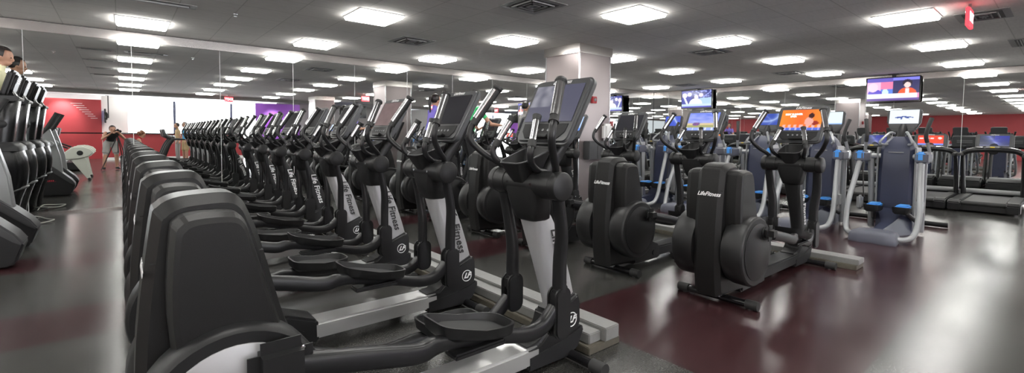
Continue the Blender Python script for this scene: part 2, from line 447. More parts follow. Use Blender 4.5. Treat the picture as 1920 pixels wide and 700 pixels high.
def exit_sign(x, y, label, rz=0):
    t = thing('exit_sign', label, 'exit sign', (x, y, CEIL), rz)
    G().box(-.015, .015, -.012, .012, -.06, 0).part('stem', LGRY, t)
    G().box(-.16, .16, -.018, .018, -.27, -.06, .006).part('sign_plate', EXITR, t, 'glowing red plate')
    for s in (-1, 1):
        M = frame((0, s*.0195, -.165), (-s, 0, 0), (0, 0, 1))
        text('lettering', 'EXIT', .15, mat('exit_letters_white', (.9, .9, .9), .5, emit=(1, .85, .85), es=2.5), M, t, 0, .001, .002)
exit_sign(7.62, .82, 'red EXIT sign hanging edge-on from the ceiling, upper right')
exit_sign(3.57, -4.0, 'red EXIT sign behind the camera, seen in the left mirror')
exit_sign(12.5, -2.2, 'red EXIT sign at the right rear, seen in the mirror', PI/2)

for (px_, x, y, lb) in ((1, -1.0, 6.2, 'tiny ceiling sprinkler near the left mirror'), (2, 1.2, 7.2, 'tiny ceiling sprinkler between the two left lit panels'), (3, 6.9, 6.9, 'tiny ceiling sprinkler left of the column top')):
    t = G().lathe([(0, .03), (.004, .03), (.006, .012), (.03, .012), (.032, .02), (.036, .02)], (x, y, CEIL), (0, 0, -1), 12).part('ceiling_sprinkler', CHR)
    tag(t, lb, 'sprinkler')

# ------------------------------------------------------------------ elliptical trainer
def rrect(w, h, r, n=5, cx=0, cy=0, wb=None):
    """rounded rectangle outline; wb = bottom width if different"""
    wb = wb or w; out = []
    for (sx, sy, a0) in ((1, 1, 0), (-1, 1, 90), (-1, -1, 180), (1, -1, 270)):
        ww = w if sy > 0 else wb
        for k in range(n+1):
            a = math.radians(a0+90*k/n)
            out.append((cx+sx*(ww/2-r)+r*math.cos(a), cy+sy*(h/2-r)+r*math.sin(a)))
    return out
def tray(x0, x1, z0, z1, yc, hw, rim=.05, thick=.035):
    """foot pedal: dished tray sloping from (x0,z0) to (x1,z1)"""
    n = 40; L = x1-x0; cx = (x0+x1)/2
    def ring(sc_, dz, flare=0):
        o = []
        for k in range(n):
            a = 2*PI*k/n; c, s = math.cos(a), math.sin(a)
            px = math.copysign(abs(c)**(.75 if c > 0 else .32), c); py = math.copysign(abs(s)**.42, s)
            x = cx+px*(L/2+sc_); wf = 1-.10*max(0, px)**2-.04*max(0, -px)
            y = yc+py*(hw+sc_)*wf
            t = (x-x0)/L; lift = rim*(.55+.45*abs(px)) if dz > 0 else 0
            o.append((x, y, z0+(z1-z0)*t+(lift if dz > 0 else dz*thick)))
        return o
    g = G(); g.loft([ring(-.02, -1), ring(-.004, -.5), ring(.004, 1), ring(-.006, 1), ring(-.016, -.12), ring(-.022, -.2)])
    return g
def console_frame(x, z, tilt):
    a = math.radians(tilt)
    return frame((x, 0, z), (0, -1, 0), (math.sin(a), 0, math.cos(a)))
CF = console_frame(1.765, 1.365, 28)
SCR_W, SCR_H = .355, .225
def make_elliptical(silver, first_=False):
    t = thing('elliptical_trainer', '', 'elliptical trainer')
    # rear drive housing: central spine, side covers, drums
    prof = [(.05, .07), (.015, .30), (.02, .62), (.058, .955), (.075, 1.005), (.115, 1.030), (.18, 1.038), (.255, 1.038), (.290, 1.018), (.312, .975), (.345, .88), (.40, .66), (.46, .42), (.50, .16), (.46, .05)]
    prof = [(p.x, p.z) for p in smooth_path([(u, 0, v) for u, v in prof], 3)[0]]
    rings = []
    for (f_, y) in ((.028, -.100), (0, -.066), (0, .066), (.028, .100)):
        c = (.24, .5); rings.append([(c[0]+(u-c[0])*(1-f_*4.2), y, c[1]+(v-c[1])*(1-f_*2.0)) for u, v in prof])
    sp = G().loft(rings).part('spine_shroud', SHELL, t, ang=14)
    G().box(.055, .35, -.099, .099, .842, .845).part('shroud_seam', BLK, sp)
    for s in (-1, 1):
        side = 'side_cover'
        pr = [(.12, .42), (.088, .70), (.098, .93), (.112, .975), (.15, .992), (.24, .992), (.275, .975), (.295, .93), (.32, .84), (.385, .60), (.43, .40)]
        pr = [(p.x, p.z) for p in smooth_path([(u, 0, v) for u, v in pr], 3)[0]]
        R_ = []
        for (f_, y) in ((0, .09), (0, .172), (.045, .204), (.10, .212)):
            c = (.24, .62); R_.append([(c[0]+(u-c[0])*(1-f_*1.6), s*y, c[1]+(v-c[1])*(1-f_*.75)) for u, v in pr])
        G().loft(R_).part(side, SHELL, t, ang=12)
        d = G().lathe([(0, .20), (.01, .235), (.05, .250), (.150, .252), (.160, .246), (.166, .238)], (.245, s*.10, .41), (0, s, 0), 40).part('drum_housing', BLK, t)
        G().lathe([(0, .205), (.004, .205), (.005, .203)], (.245, s*.266, .41), (0, s, 0), 40).part('drum_face', SILV if silver else BLK, d, 'silver disc' if silver else None)
    # crank covers and pedal arms ; s=-1 is the side nearer the camera (high pedal rear)
    FX, FZ = (.33, -.15) if first_ else (0, 0)
    for s, cx, cz, path, tr, jx, jz in (
            (-1, .35, .545, [(.40, .30, .52), (.62, .30, .475), (.80, .295, .432), (.875, .285, .435), (.94, .27, .425), (1.08, .235, .39), (1.28, .205, .335), (1.44, .185, .295), (1.55, .177, .305), (1.63, .175, .37)], (.92, 1.295, .465, .385), 1.662, .345),
            (1, .16, .29, [(.20, .30, .29), (.45, .30, .31), (.68+FX/2, .27, .345+FZ), (.78+FX, .235, .365+FZ), (.95+FX, .21, .36+FZ), (1.15+FX*.7, .195, .335+FZ*.8), (1.50, .178, .27+FZ/4), (1.62, .175, .33)], (.77+FX, 1.10+FX, .43+FZ, .405+FZ), 1.65, .36)):
        y = s*.295
        c = G(); hb_ = 1 if silver else .72; c.box(cx-.09*hb_, cx+.09*hb_, *sorted((s*.272, s*.345)), cz-.085*hb_, cz+.072*hb_, .034, 4)
        c.lathe([(0, .05), (.02, .05)], (cx, s*.262, cz-.01), (0, s, 0), 20)
        cc = c.part('crank_cover', BLK, t)
        G().lathe([(0, .006), (.003, .006), (.004, .003)], (cx+.05, s*.349, cz+.05), (0, s, 0), 10).part('bolt', CHR, cc)
        pa = G().tube([(u, s*w_, v) for u, w_, v in path], ([.035, .035, .035, .033, .027, .026, .028, .033, .035, .035] if s < 0 else .033), 16, flat=(.85, 1.05), sq=.6).part('pedal_arm', TUBE, t)
        pd = tray(tr[0], tr[1], tr[2], tr[3], s*.205, .108, .034, .030).part('foot_pedal', BLK, t)
        G().prism(rrect(tr[1]-tr[0]-.09, .14, .05, 4, (tr[0]+tr[1])/2, s*.205), 0, .004, plane='xy', M=Matrix.Translation((0, 0, (tr[2]+tr[3])/2+.0)) @ Matrix.Translation(((tr[0]+tr[1])/2, 0, 0)) @ Matrix.Rotation(math.atan2(tr[2]-tr[3], tr[1]-tr[0]), 4, 'Y') @ Matrix.Translation((-(tr[0]+tr[1])/2, 0, 0))).part('tread_mat', DGRY, pd)
        G().box(tr[0]+.06, tr[1]-.06, *sorted((s*.20, s*.285)), tr[3]-.045, tr[3]-.02, .008).part('pedal_bracket', BLK, pd)
        g = G(); hj = .13 if s < 0 else .105
        g.prism(rrect(.108, hj*2, .045, 5, jx, jz), *sorted((s*.213, s*.188)), .008)
        g.prism(rrect(.108, hj*2, .045, 5, jx, jz), *sorted((s*.137, s*.162)), .008)
        g.box(jx-.045, jx+.042, *sorted((s*.145, s*.205)), jz+.02, jz+hj-.012, .012)
        j = g.part('arm_joint', BLK, t)
        G().tube([(jx, s*.175, jz+hj-.02), (jx, s*.177, jz+.26), (jx-.01, s*.195, jz+.40), (1.60+(jx-1.6)*.3, s*.205, .90), (1.60, s*.205, .98)], [.035, .034, .032, .030, .034], 16, flat=(.72, 1.12), sq=.7).part('swing_arm', TUBE, t)
    # rail, coupling, front post, foot
    G().box(.82, 1.63, -.08, .08, .052, .145, .012, 2).part('base_rail', ALU if silver else DGRY, t, 'silver rail' if silver else None)
    g = G(); g.prism([(.42, .03), (.42, .20), (.58, .235), (.68, .225), (.84, .165), (.845, .035)], -.092, .092, .014)
    g.lathe([(0, .028), (.012, .028)], (.74, -.088, .10), (0, -1, 0), 16); g.lathe([(0, .028), (.012, .028)], (.74, .088, .10), (0, 1, 0), 16)
    g.part('rail_coupling', BLK, t)
    rings = []
    for z, xr, xf, hr, hf in ((.87, 1.585, 1.68, .070, .048), (.80, 1.600, 1.740, .066, .052), (.70, 1.635, 1.805, .058, .052), (.58, 1.680, 1.862, .048, .050), (.45, 1.725, 1.915, .040, .048), (.34, 1.765, 1.955, .036, .046), (.24, 1.78, 1.975, .034, .045)):
        c = .014
        xr -= .03*(.87-z)/.5; xf -= .03*(.87-z)/.5
        rings.append([(xr, -hr+c, z), (xr+c, -hr, z), (xr+.05, -max(hr, hf+.006), z), (xf-c*1.5, -hf, z), (xf, -hf+c, z), (xf, hf-c, z), (xf-c*1.5, hf, z), (xr+.05, max(hr, hf+.006), z), (xr+c, hr, z), (xr, hr-c, z)])
    post = G().loft(rings).part('front_post', SILV if silver else BLK, t, 'silver post with lettering' if silver else 'black post with white lettering', ang=50)
    for s in (-1, 1):
        d0 = Vector((1.738, s*.0590, .735)); d1 = Vector((1.855, s*.0510, .345)); ux = (d1-d0).normalized()
        M = frame((d0+d1)/2+Vector((-.010, s*.0035, .03)), ux, (1, 0, 0) if s < 0 else (-1, 0, 0))
        text('lettering', 'Life Fitness', .082, BPRT if silver else WHT, M, post, .25, .0006, .0012)
    fc = G().prism([(1.56, .06), (1.56, .150), (1.66, .162), (1.715, .205), (1.742, .285), (1.945, .365), (1.968, .31), (1.972, .20), (1.93, .09), (1.86, .05)], -.075, .075, .018, 3, M=Matrix.Translation((-.022, 0, 0))).part('foot_cover', BLK, t)
    G().prism([(1.57, .03), (1.57, .11), (1.80, .135), (1.975, .178), (1.985, .15), (1.94, .06), (1.86, .025)], -.083, .083, .010, M=Matrix.Translation((-.022, 0, 0))).part('foot_skirt', DGRY, t)
    for s in (-1, 1):
        M = frame((1.866, s*.0755, .225), (-s, 0, 0), (0, 0, 1))
        b = bmesh.new(); 
        g = G(); n = 28
        outer = [(1.866+.038*math.cos(2*PI*k/n), s*.0755, .225+.038*math.sin(2*PI*k/n)) for k in range(n+1)]
        g.tube(outer, .0028, 6, smooth=False); o = g.part('round_logo', WHT, fc)
        text('logo_letters', 'LF', .05, WHT, M, o, .45, .0008, .0022)
        b.free()
    for x, w, hh in ((1.86, .30, .035), (.20, .29, .035)):
        g = G(); g.tube([(x, -w, hh), (x, w, hh)], .026, 12, smooth=False)
        st = g.part('stabilizer_bar', GLOSSB, t)
        for s in (-1, 1):
            G().tube([(x, s*(w-.07), hh), (x, s*(w+.015), hh)], .034, 14, smooth=False).part('end_cap', RUB, st)
            G().lathe([(0, .016), (.006, .02), (.012, .02)], (x, s*(w-.04), .012), (0, 0, -1), 12).part('levelling_foot', RUB, st)
    G().box(.17, .235, -.05, .05, .03, .075, .01).part('rear_bracket', ALU, t)
    G().tube([(1.40, .10, .05), (1.44, .16, .05)], .04, 14, smooth=False).part('transport_wheel', RUB, t)
    # hub, chin, neck, bin
    G().lathe([(0, .066), (.25, .066)], (1.60, -.125, .985), (0, 1, 0), 28).part('hub_body', BLK, t)
    for s in (-1, 1):
        G().lathe([(0, .066), (.002, .0695), (.082, .0695), (.084, .067), (.086, .0705), (.122, .0705), (.129, .066), (.134, .052), (.138, .028), (.139, .002)], (1.60, s*.125, .985), (0, s, 0), 28).part('hub_rotor', BLK, t)
        G().lathe([(0, .008), (.003, .008)], (1.537, s*.09, .985), (-1, 0, .1), 10).part('bolt', GLOSSB, t)
    def rr(cx, hx, hy, z, r=.03): return [(cx+u, v, z) for u, v in rrect(2*hx, 2*hy, r, 3)]
    G().loft([rr(1.60, .064, .125, .985), rr(1.61, .070, .105, .91), rr(1.625, .072, .090, .85), rr(1.64, .064, .076, .80), rr(1.64, .05, .064, .790)]).part('hub_chin', BLK, t, ang=50)
    G().loft([rr(1.66, .05, .09, 1.02), rr(1.74, .05, .085, 1.12), rr(1.80, .035, .10, 1.20), rr(1.86, .03, .11, 1.33)]).part('console_neck', BLK, t, ang=50)
    def bn(cx, hx, hy, zc, dz, r): return [(cx+u, v, zc+dz*(u/hx)) for u, v in rrect(2*hx, 2*hy, r, 4)]
    g = G().loft([bn(1.575, .045, .05, .99, 0, .03), bn(1.575, .08, .075, 1.05, .01, .04), bn(1.585, .115, .100, 1.125, .040, .05), bn(1.585, .107, .092, 1.126, .038, .045), bn(1.575, .07, .066, 1.05, .01, .035), bn(1.575, .04, .04, 1.02, 0, .02)])
    bn_ = g.part('bottle_bin', BLK, t, ang=50)
    rim = bn(1.585, .111, .096, 1.128, .039, .048); rim.append(rim[0])
    G().tube(rim, .0042, 6, smooth=False).part('bin_rim', MGREY, bn_)
    # console
    g = G(); g.prism(rrect(.435, .395, .045, 6, wb=.40), -.050, 0, .014, 3, 'xy', CF); g.prism(rrect(.30, .27, .04, 5), -.085, -.045, .02, 2, 'xy', CF)
    cs = g.part('console', CONS, t, 'tilted touch console')
    me = G().prism(rrect(SCR_W, SCR_H, .004, 1), 0, .003, plane='xy', M=CF @ Matrix.Translation((0, .040, .0))).part('screen', SCR_OFF, cs, 'dark screen')
    g = G(); g.prism([(-.165, .03), (.165, .03), (.16, -.02), (.12, -.06), (-.12, -.06), (-.16, -.02)], 0, .004, .002, 1, 'xy', CF @ Matrix.Translation((0, -.115, 0)))
    kp = g.part('control_panel', DGRY, cs)
    g = G()
    for k in range(5): g.lathe([(0, .008), (.003, .008)], CF @ Vector((-.08+.04*k, -.125, .003)), CF.to_3x3() @ Vector((0, 0, 1)), 10)
    g.part('button_row', LGRY, kp)
    G().prism(rrect(.14, .02, .008, 3), 0, .03, .004, 2, 'xy', CF @ Matrix.Translation((0, -.168, 0))).part('reading_ledge', BLK, cs)
    text('lettering', 'LifeFitness', .032, WHT, CF @ Matrix.Translation((0, .173, .0012)), cs, .35, .0005, .0005)
    # fixed heart-rate handles and moving handlebars
    for s in (-1, 1):
        B = Vector((1.485, s*.145, 1.150)); T = Vector((1.575, s*.092, 1.325))
        hb = G().tube([(1.63, s*.095, 1.045), (1.56, s*.11, 1.06), (1.50, s*.135, 1.10), B, B.lerp(T, .25)], .0165, 12).part('pulse_handle', TUBE, t)
        G().tube([B.lerp(T, .12), B.lerp(T, .3)], .0215, 12, smooth=False).part('grip_collar', RUB, hb)
        G().tube([B.lerp(T, .3), B.lerp(T, .9)], .0185, 12, smooth=False).part('pulse_sensor', CHR, hb, 'polished metal sensor')
        G().tube([B.lerp(T, .86), B.lerp(T, 1.0)], [.0205, .024], 12, smooth=False).part('grip_cap', RUB, hb)
        B = Vector((1.462, s*.315, 1.265)); T = Vector((1.590, s*.238, 1.488)); off = Vector((-.006, s*.002, .004))
        hb = G().tube([(1.60, s*.20, 1.05), (1.585, s*.215, 1.075), (1.515, s*.27, 1.13), (1.46, s*.312, 1.20), B, B.lerp(T, .2)], .018, 12).part('moving_handlebar', TUBE, t)
        G().tube([B.lerp(T, .10), B.lerp(T, .16), B.lerp(T, .96)], [.0255, .0225, .0235], 12, smooth=False).part('rubber_grip', RUB, hb)
        G().tube([B.lerp(T, .22)+off, B.lerp(T, .92)+off], .0205, 12, smooth=False).part('pulse_sensor', CHR, hb, 'polished metal strip')
        G().tube([B.lerp(T, .93), B.lerp(T, .97), B.lerp(T, 1.02)], [.024, .031, .027], 14, smooth=False).part('grip_cap', RUB, hb)
    # lettering on the back of the spine, cord
    text('lettering', 'LifeFitness', .041, WHT, frame((.0485, 0, .865), (0, -1, 0), (.13, 0, 1)) @ Matrix.Translation((0, -.05, .004)), sp, .35, .0006, .0008)
    G().tube([(1.92, .075, .10), (1.945, .10, .13), (1.955, .14, .09), (1.95, .12, .03), (1.935, .10, .02), (1.91, .07, .05)], .0045, 6).part('power_cord', CABLE, t)
    return t

def flat(u, v, c): return c
def pic_orange(u, v):
    if v < .13: return (.10, .18, .75) if (int(u*30) % 4) else (.5, .5, .9)
    c = (1.0, .16+.25*abs(u-.5), .03)
    if ((u-.74)/.07)**2+((v-.70)/.13)**2 < 1: return (.05, .01, .01)
    if ((u-.70)/.10)**2+((v-.42)/.22)**2 < 1: return (1, .42, .35)
    if ((u-.84)/.10)**2+((v-.34)/.10)**2 < 1: return (.35, .03, .02)
    if v < .26 and int(u*14) % 2: return (.9, .5, .45)
    return c
def pic_sky(u, v):
    if v < .15: return (.35, .45, .95) if int(u*24) % 5 else (.8, .85, 1)
    if ((u-.30)/.12)**2+((v-.36)/.10)**2 < 1: return (.35, .10, .30) if int(u*50) % 2 else (.08, .12, .3)
    if v < .40: return (.42, .42, .18) if v < .3 else (.75, .60, .35)
    w = noise.noise(Vector((u*4, v*9, 3)))*.5+.5
    return (.10+.6*w*(1-v)+.2*w, .18+.5*w*(1-v)+.2*w, .80+.15*w)
def pic_white(u, v):
    if ((u-.5)/.32)**2+((v-.42)/.12)**2 < 1 and noise.noise(Vector((u*9, v*7, 1))) > -.12: return (.06, .10, .35)
    return (.85, .93, 1.0)
def pic_plainw(u, v): return (.80, .93, 1.0) if v > .08 else (.3, .5, .9)
def pic_swirl(u, v):
    a = abs(((u-.45)**2+(v-.9)**2)**.5-.62+.1*u)
    b = abs(u-.5-.15*math.sin(v*5))
    k = math.exp(-a*14)*.9+math.exp(-b*20)*.25
    return (.03+.4*k, .07+.5*k, .42+.5*k)
def pic_figure(u, v):
    b = abs(abs(u-.5)-(.05+.45*(1-v)**1.5)); k = math.exp(-b*22)+1.2*math.exp(-(((u-.5)/.07)**2+((v-.8)/.14)**2))
    return (.05+.5*k, .10+.6*k, .60+.4*k)
def pic_red(u, v):
    if v < .15: return (.2, .3, .9)
    if .62 < v < .76 and .06 < u < .62 and int(u*22) % 5: return (1, .8, .78)
    if ((u-.86)/.08)**2+((v-.72)/.12)**2 < 1: return (1, .75, .7)
    return (.95, .08, .04)
def pic_dkblue(u, v):
    k = math.exp(-abs(u-.30-.35*(1-v))*9); d = .5+.5*noise.noise(Vector((u*5, v*5, 8)))
    if v < .1: return (.08, .09, .2)
    return (.02+.25*k*d, .03+.28*k*d, .08+.42*k+(.25 if u > .5 else 0)*v)
def pic_reflection(u, v):  # room reflection painted as a faint glow on the switched-off screen
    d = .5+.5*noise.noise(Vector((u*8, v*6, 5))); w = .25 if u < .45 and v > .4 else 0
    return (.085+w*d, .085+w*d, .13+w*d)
def pic_rosedim(u, v):
    d = .5+.5*noise.noise(Vector((u*6, v*6, 2))); return (.13+.06*d, .085+.04*d, .085+.04*d)
def pic_lb(u, v):
    if .2 < u < .8 and .45 < v < .8 and int(v*20) % 3: return (.35, .45, .8)
    return (.45, .62, .95) if v > .2 else (.15, .3, .8)
def set_screen(root, fn, M, w=SCR_W, h=SCR_H, label=None, base='screen'):
    s = kid(root, base); me = screen_mesh('screen_picture', w, h, fn); me.transform(M); s.data = me
    s['label'] = label or 'lit screen'

NEAR = make_elliptical(True, True); RAIL_S = make_elliptical(True); RAIL_B = make_elliptical(False)
index_kids()
ordn = ['nearest the camera', 'second from the camera', 'third from the camera', 'fourth from the camera', 'fifth from the camera', 'sixth from the camera', 'seventh from the camera', 'last, beside the mirror']
ROW1 = []; SM = CF @ Matrix.Translation((0, .040, .0035))
for k in range(8):
    src = NEAR if k == 0 else RAIL_S if k < 4 else RAIL_B
    o = src if k in (0, 1, 4) else copy_tree(src)
    o.location = (0, 1.785+1.01*k, 0)
    o['label'] = 'elliptical trainer with %s post, long left row, %s' % ('silver' if k < 4 else 'black', ordn[k])
    o['group'] = 'elliptical trainers in the long left row'
    ROW1.append(o)
ROW2 = []
lab2 = ['with the orange picture on its screen', 'with the blue sky picture on its screen', 'with a dark screen, left of the sky-picture one', 'whose pale blue screen shows beside the column',
        'fifth along, half hidden behind the front row', 'ridden by the woman in green', 'ridden by the woman in purple', 'last one next to the left mirror']
for k in range(8):
    o = copy_tree(RAIL_B); o.location = (3.22, 1.67+.985*k, 0)
    o['label'] = 'black elliptical trainer of the second row, '+lab2[k]; o['group'] = 'elliptical trainers in the second row'
    ROW2.append(o)
bpy.context.view_layer.update()
set_screen(ROW1[0], pic_reflection, SM, label='switched-off screen with a painted reflection'); set_screen(ROW1[2], pic_rosedim, SM, label='dim rosy screen')
set_screen(ROW2[0], pic_orange, SM, label='orange lit screen'); set_screen(ROW2[1], pic_sky, SM, label='sky picture screen'); set_screen(ROW2[3], pic_lb, SM, label='pale blue lit screen')
s0 = kid(ROW2[0], 'screen')
cons0 = kid(ROW2[0], 'console')
text('screen_words', 'BEST SUMMER\nEVER', .024, mat('screen_white', (.9, .9, .9), emit=(1, 1, 1), es=1.0), SM @ Matrix.Translation((-.07, .05, .001)), s0, 0, .0004, .001)

# ------------------------------------------------------------------ blue padded adaptive trainers
AF = console_frame(1.385, 1.475, 14)
def make_trainer():
    t = thing('adaptive_trainer', '', 'cross trainer')
    # rear pad
    o = [(.0, -.215), (.03, -.235), (.30, -.215), (.36, -.13), (.38, 0), (.36, .13), (.30, .215), (.03, .235), (.0, .215), (-.02, .12), (.02, 0), (-.02, -.12)]
    def ro(f_, z): return [(.17+(u-.17)*f_, v*f_, z) for u, v in o]
    G().loft([ro(.97, .0), ro(1, .02), ro(.96, .09), ro(.86, .125), ro(.7, .135)]).part('rear_pad', BASEG, t, ang=50)
    g = G(); g.loft([[(.25, -.05, .0), (.25, .05, .0), (.25, .045, .13), (.25, -.045, .13)], [(.7, -.07, 0), (.7, .07, 0), (.7, .06, .17), (.7, -.06, .17)], [(1.05, -.20, 0), (1.05, .20, 0), (1.05, .165, .33), (1.05, -.165, .33)], [(1.45, -.17, 0), (1.45, .17, 0), (1.45, .14, .33), (1.45, -.14, .33)]])
    g.part('base_cover', NAVY, t)
    def tw(z, x0, x1, hy, c=.04): return [(x0, -hy+c, z), (x0+c, -hy, z), (x1, -hy, z), (x1, hy, z), (x0+c, hy, z), (x0, hy-c, z)]
    tow = G().loft([tw(.26, 1.02, 1.36, .185), tw(.8, 1.03, 1.36, .18), tw(1.05, 1.06, 1.36, .175), tw(1.12, 1.09, 1.36, .17), tw(1.20, 1.14, 1.35, .13), tw(1.26, 1.18, 1.33, .085)]).part('tower_shroud', NAVY, t)
    for s in (-1, 1):
        G().box(1.05, 1.36, *sorted((s*.186, s*.205)), .20, 1.12, .008).part('side_fin', WSIL, tow, 'pale silver edge')
    G().prism(rrect(.16, .010, .004, 2), 0, .002, plane='xy', M=frame((1.033, 0, 1.055), (0, -1, 0), (.1, 0, 1))).part('maker_mark', LGRY, tow)
    for s in (-1, 1):
        G().tube([(.16, s*.19, .06), (.24, s*.27, .055), (.33, s*.33, .10), (.40, s*.352, .24), (.47, s*.35, .45), (.60, s*.325, .72), (.72, s*.305, .97)], .031, 14).part('side_tube', WSIL, t, 'pale curved tube')
        pd = G().box(.66, .93, *sorted((s*.245, s*.375)), .93, 1.065, .022, 3).part('arm_pad', BASEG, t)
        G().box(.650, .745, *sorted((s*.262, s*.345)), .955, 1.075, .02, 3).part('blue_insert', BLUE, pd, 'bright blue pad')
        g = G(); g.tube([(.88, s*.31, 1.0), (1.02, s*.31, 1.0)], .045, 14, smooth=False); g.lathe([(0, .03), (.01, .065), (.05, .078), (.09, .065), (.10, .03)], (1.06, s*.36, 1.0), (0, -s, 0), 20)
        g.tube([(1.07, s*.30, 1.0), (1.10, s*.17, 1.0)], .035, 12, smooth=False)
        g.part('shoulder', WSIL, t)
        G().tube([(1.10, s*.275, .98), (1.14, s*.265, .5), (1.16, s*.26, .03)], .036, 12, smooth=False).part('upright', WSIL, t)
        G().tube([(.80, s*.30, .94), (.80, s*.27, .46)], .008, 6, smooth=False).part('drive_strap', CABLE, t)
        ma = G().tube([(1.06, s*.33, 1.03), (1.02, s*.325, 1.10), (.98, s*.31, 1.20)], .019, 10).part('moving_handle', WSIL, t)
        G().tube([(.985, s*.311, 1.19), (.965, s*.30, 1.27), (.985, s*.31, 1.37), (1.04, s*.335, 1.49)], [.023, .022, .021, .025], 10).part('hand_grip', RUB, ma)
        G().tube([(1.22, s*.06, 1.30), (1.13, s*.09, 1.31), (1.02, s*.15, 1.22), (1.00, s*.165, 1.17), (1.06, s*.13, 1.15), (1.16, s*.10, 1.16)], .016, 10).part('fixed_handle', WSIL, t)
        pdl = tray(.58, .92, .34, .34, s*.145, .085, .05, .04).part('foot_pedal', DGRY, t)
        G().prism(rrect(.27, .13, .04, 4, .77, s*.145), .338, .400, .015, 2, 'xy').part('blue_footplate', BLUE, pdl, 'bright blue footplate')
        G().tube([(.80, s*.15, .32), (1.0, s*.20, .22), (1.22, s*.24, .13)], .028, 10).part('pedal_link', MGREY, t)
        G().box(.72, .84, *sorted((s*.275, s*.335)), .30, .48, .022, 3).part('link_housing', WSIL, t)
    G().tube([(2.0, -.42, .04), (2.0, .42, .04)], .035, 10, smooth=False).part('front_stabilizer', BLK, t)
    G().box(1.3, 2.0, -.05, .05, .02, .09, .01).part('base_beam', MGREY, t)
    G().tube([(1.28, 0, 1.2), (1.33, 0, 1.32), (1.40, 0, 1.40)], .05, 12).part('console_neck', DGRY, t)
    g = G(); g.prism([(-.165, .165), (.165, .165), (.185, .145), (.18, -.02), (.13, -.13), (.08, -.155), (-.08, -.155), (-.13, -.13), (-.18, -.02), (-.185, .145)], -.06, 0, .012, 2, 'xy', AF)
    cs = g.part('console', CONS, t)
    G().prism(rrect(.31, .19, .004, 1), 0, .003, plane='xy', M=AF @ Matrix.Translation((0, .055, 0))).part('screen', SCR_OFF, cs)
    G().prism(rrect(.25, .06, .025, 4), 0, .005, .002, 1, 'xy', AF @ Matrix.Translation((0, -.085, 0))).part('keypad', MGREY, cs)
    return t
AS = AF @ Matrix.Translation((0, .055, .0035))
TR = make_trainer(); index_kids(); TRS = []
lab3 = ['nearest the right edge of the picture, whole in view', 'with a plain white screen, behind the orange-screen elliptical', 'with a blue swirl on its screen', 'mostly hidden behind the sky-picture elliptical',
        'with a glowing figure on its blue screen', 'with a plain white screen beside the column', 'behind the column', 'left of the column behind the front consoles', 'farthest, at the left mirror']
for k, y in enumerate([1.46, 2.33, 3.2, 4.07, 4.94, 5.81, 6.68, 7.55, 8.42]):
    o = TR if k == 0 else copy_tree(TR); o.location = (6.72+(.05 if k else 0)+(.13 if k == 5 else 0), y, 0)
    o['label'] = 'cross trainer with blue pads, '+lab3[k]; o['group'] = 'blue padded cross trainers'; TRS.append(o)
bpy.context.view_layer.update()
for k, fn in enumerate((pic_white, pic_plainw, pic_swirl, None, pic_figure, pic_plainw, pic_swirl, pic_lb, pic_lb)):
    if fn: set_screen(TRS[k], fn, AS, .31, .19)

# ------------------------------------------------------------------ treadmills
TF = console_frame(1.33, 1.20, 12)
def make_treadmill():
    t = thing('treadmill', '', 'treadmill')
    G().box(.05, 2.05, -.36, .36, .03, .13, .01).part('deck_frame', BLK, t)
    G().box(.06, 1.62, -.265, .265, .12, .185, .012).part('running_belt', mat('belt', (.05, .05, .05), .6, bump=.3, bscale=60), t)
    G().tube([(.07, -.27, .155), (.07, .27, .155)], .038, 14, smooth=False).part('rear_roller', RUB, t)
    for s in (-1, 1):
        G().box(.12, 1.62, *sorted((s*.262, s*.42)), .12, .205, .012).part('side_rail', DGRY, t)
        G().prism([(-.02, .03), (-.03, .16), (.02, .205), (.22, .205), (.22, .03)], *sorted((s*.268, s*.43)), .015).part('end_cap', BLK, t)
        G().tube([(1.50, s*.385, .10), (1.40, s*.39, .40), (1.27, s*.39, .75), (1.16, s*.385, .93), (1.12, s*.36, 1.00)], [.065, .060, .055, .05, .055], 12, flat=(.6, 1.2)).part('upright', BLK, t)
        G().tube([(1.17, s*.40, .96), (.98, s*.405, .965), (.78, s*.40, .955)], [.038, .030, .026], 12).part('side_handrail', RUB, t)
        G().tube([(1.14, s*.34, 1.05), (1.10, s*.22, 1.085), (1.08, s*.12, 1.09)], .012, 8).part('chrome_trim', CHR, t)
    G().tube([(1.14, -.385, .965), (1.13, -.30, 1.02), (1.12, -.12, 1.045), (1.12, .12, 1.045), (1.13, .30, 1.02), (1.14, .385, .965)], .060, 14, flat=(1.2, .75)).part('arch_handlebar', BLK, t)
    G().prism([(1.62, .03), (1.62, .20), (1.70, .27), (1.95, .27), (2.10, .20), (2.12, .03)], -.40, .40, .03).part('motor_hood', DGRY, t)
    G().tube([(1.60, -.38, .25), (1.60, .38, .25)], .045, 14, smooth=False).part('hood_trim', LGRY, t, 'pale bar across the hood')
    G().box(1.06, 1.16, -.09, .09, 1.08, 1.115, .01).part('key_pod', LGRY, t)
    G().box(1.055, 1.065, -.03, .03, 1.085, 1.105, .003).part('stop_key', mat('stop_yellow', (.8, .6, .05), .5), t)
    g = G(); g.prism(rrect(.50, .285, .05, 5), -.10, 0, .02, 3, 'xy', TF); g.tube([(1.2, 0, 1.02), (1.38, 0, 1.12)], .07, 12, smooth=False)
    cs = g.part('console', CONS, t)
    G().prism(rrect(.38, .19, .004, 1), 0, .003, plane='xy', M=TF @ Matrix.Translation((0, .01, 0))).part('screen', SCR_OFF, cs)
    g = G()
    for k in range(3): g.prism(rrect(.30, .008, .003, 2), -.104, -.099, plane='xy', M=TF @ Matrix.Translation((0, .03*(k-1), 0)))
    g.part('rear_vent', LGRY, cs)
    text('lettering', 'LifeFitness', .026, WHT, TF @ Matrix.Translation((0, .122, .001)), cs, .35, .0004, .0003)
    return t
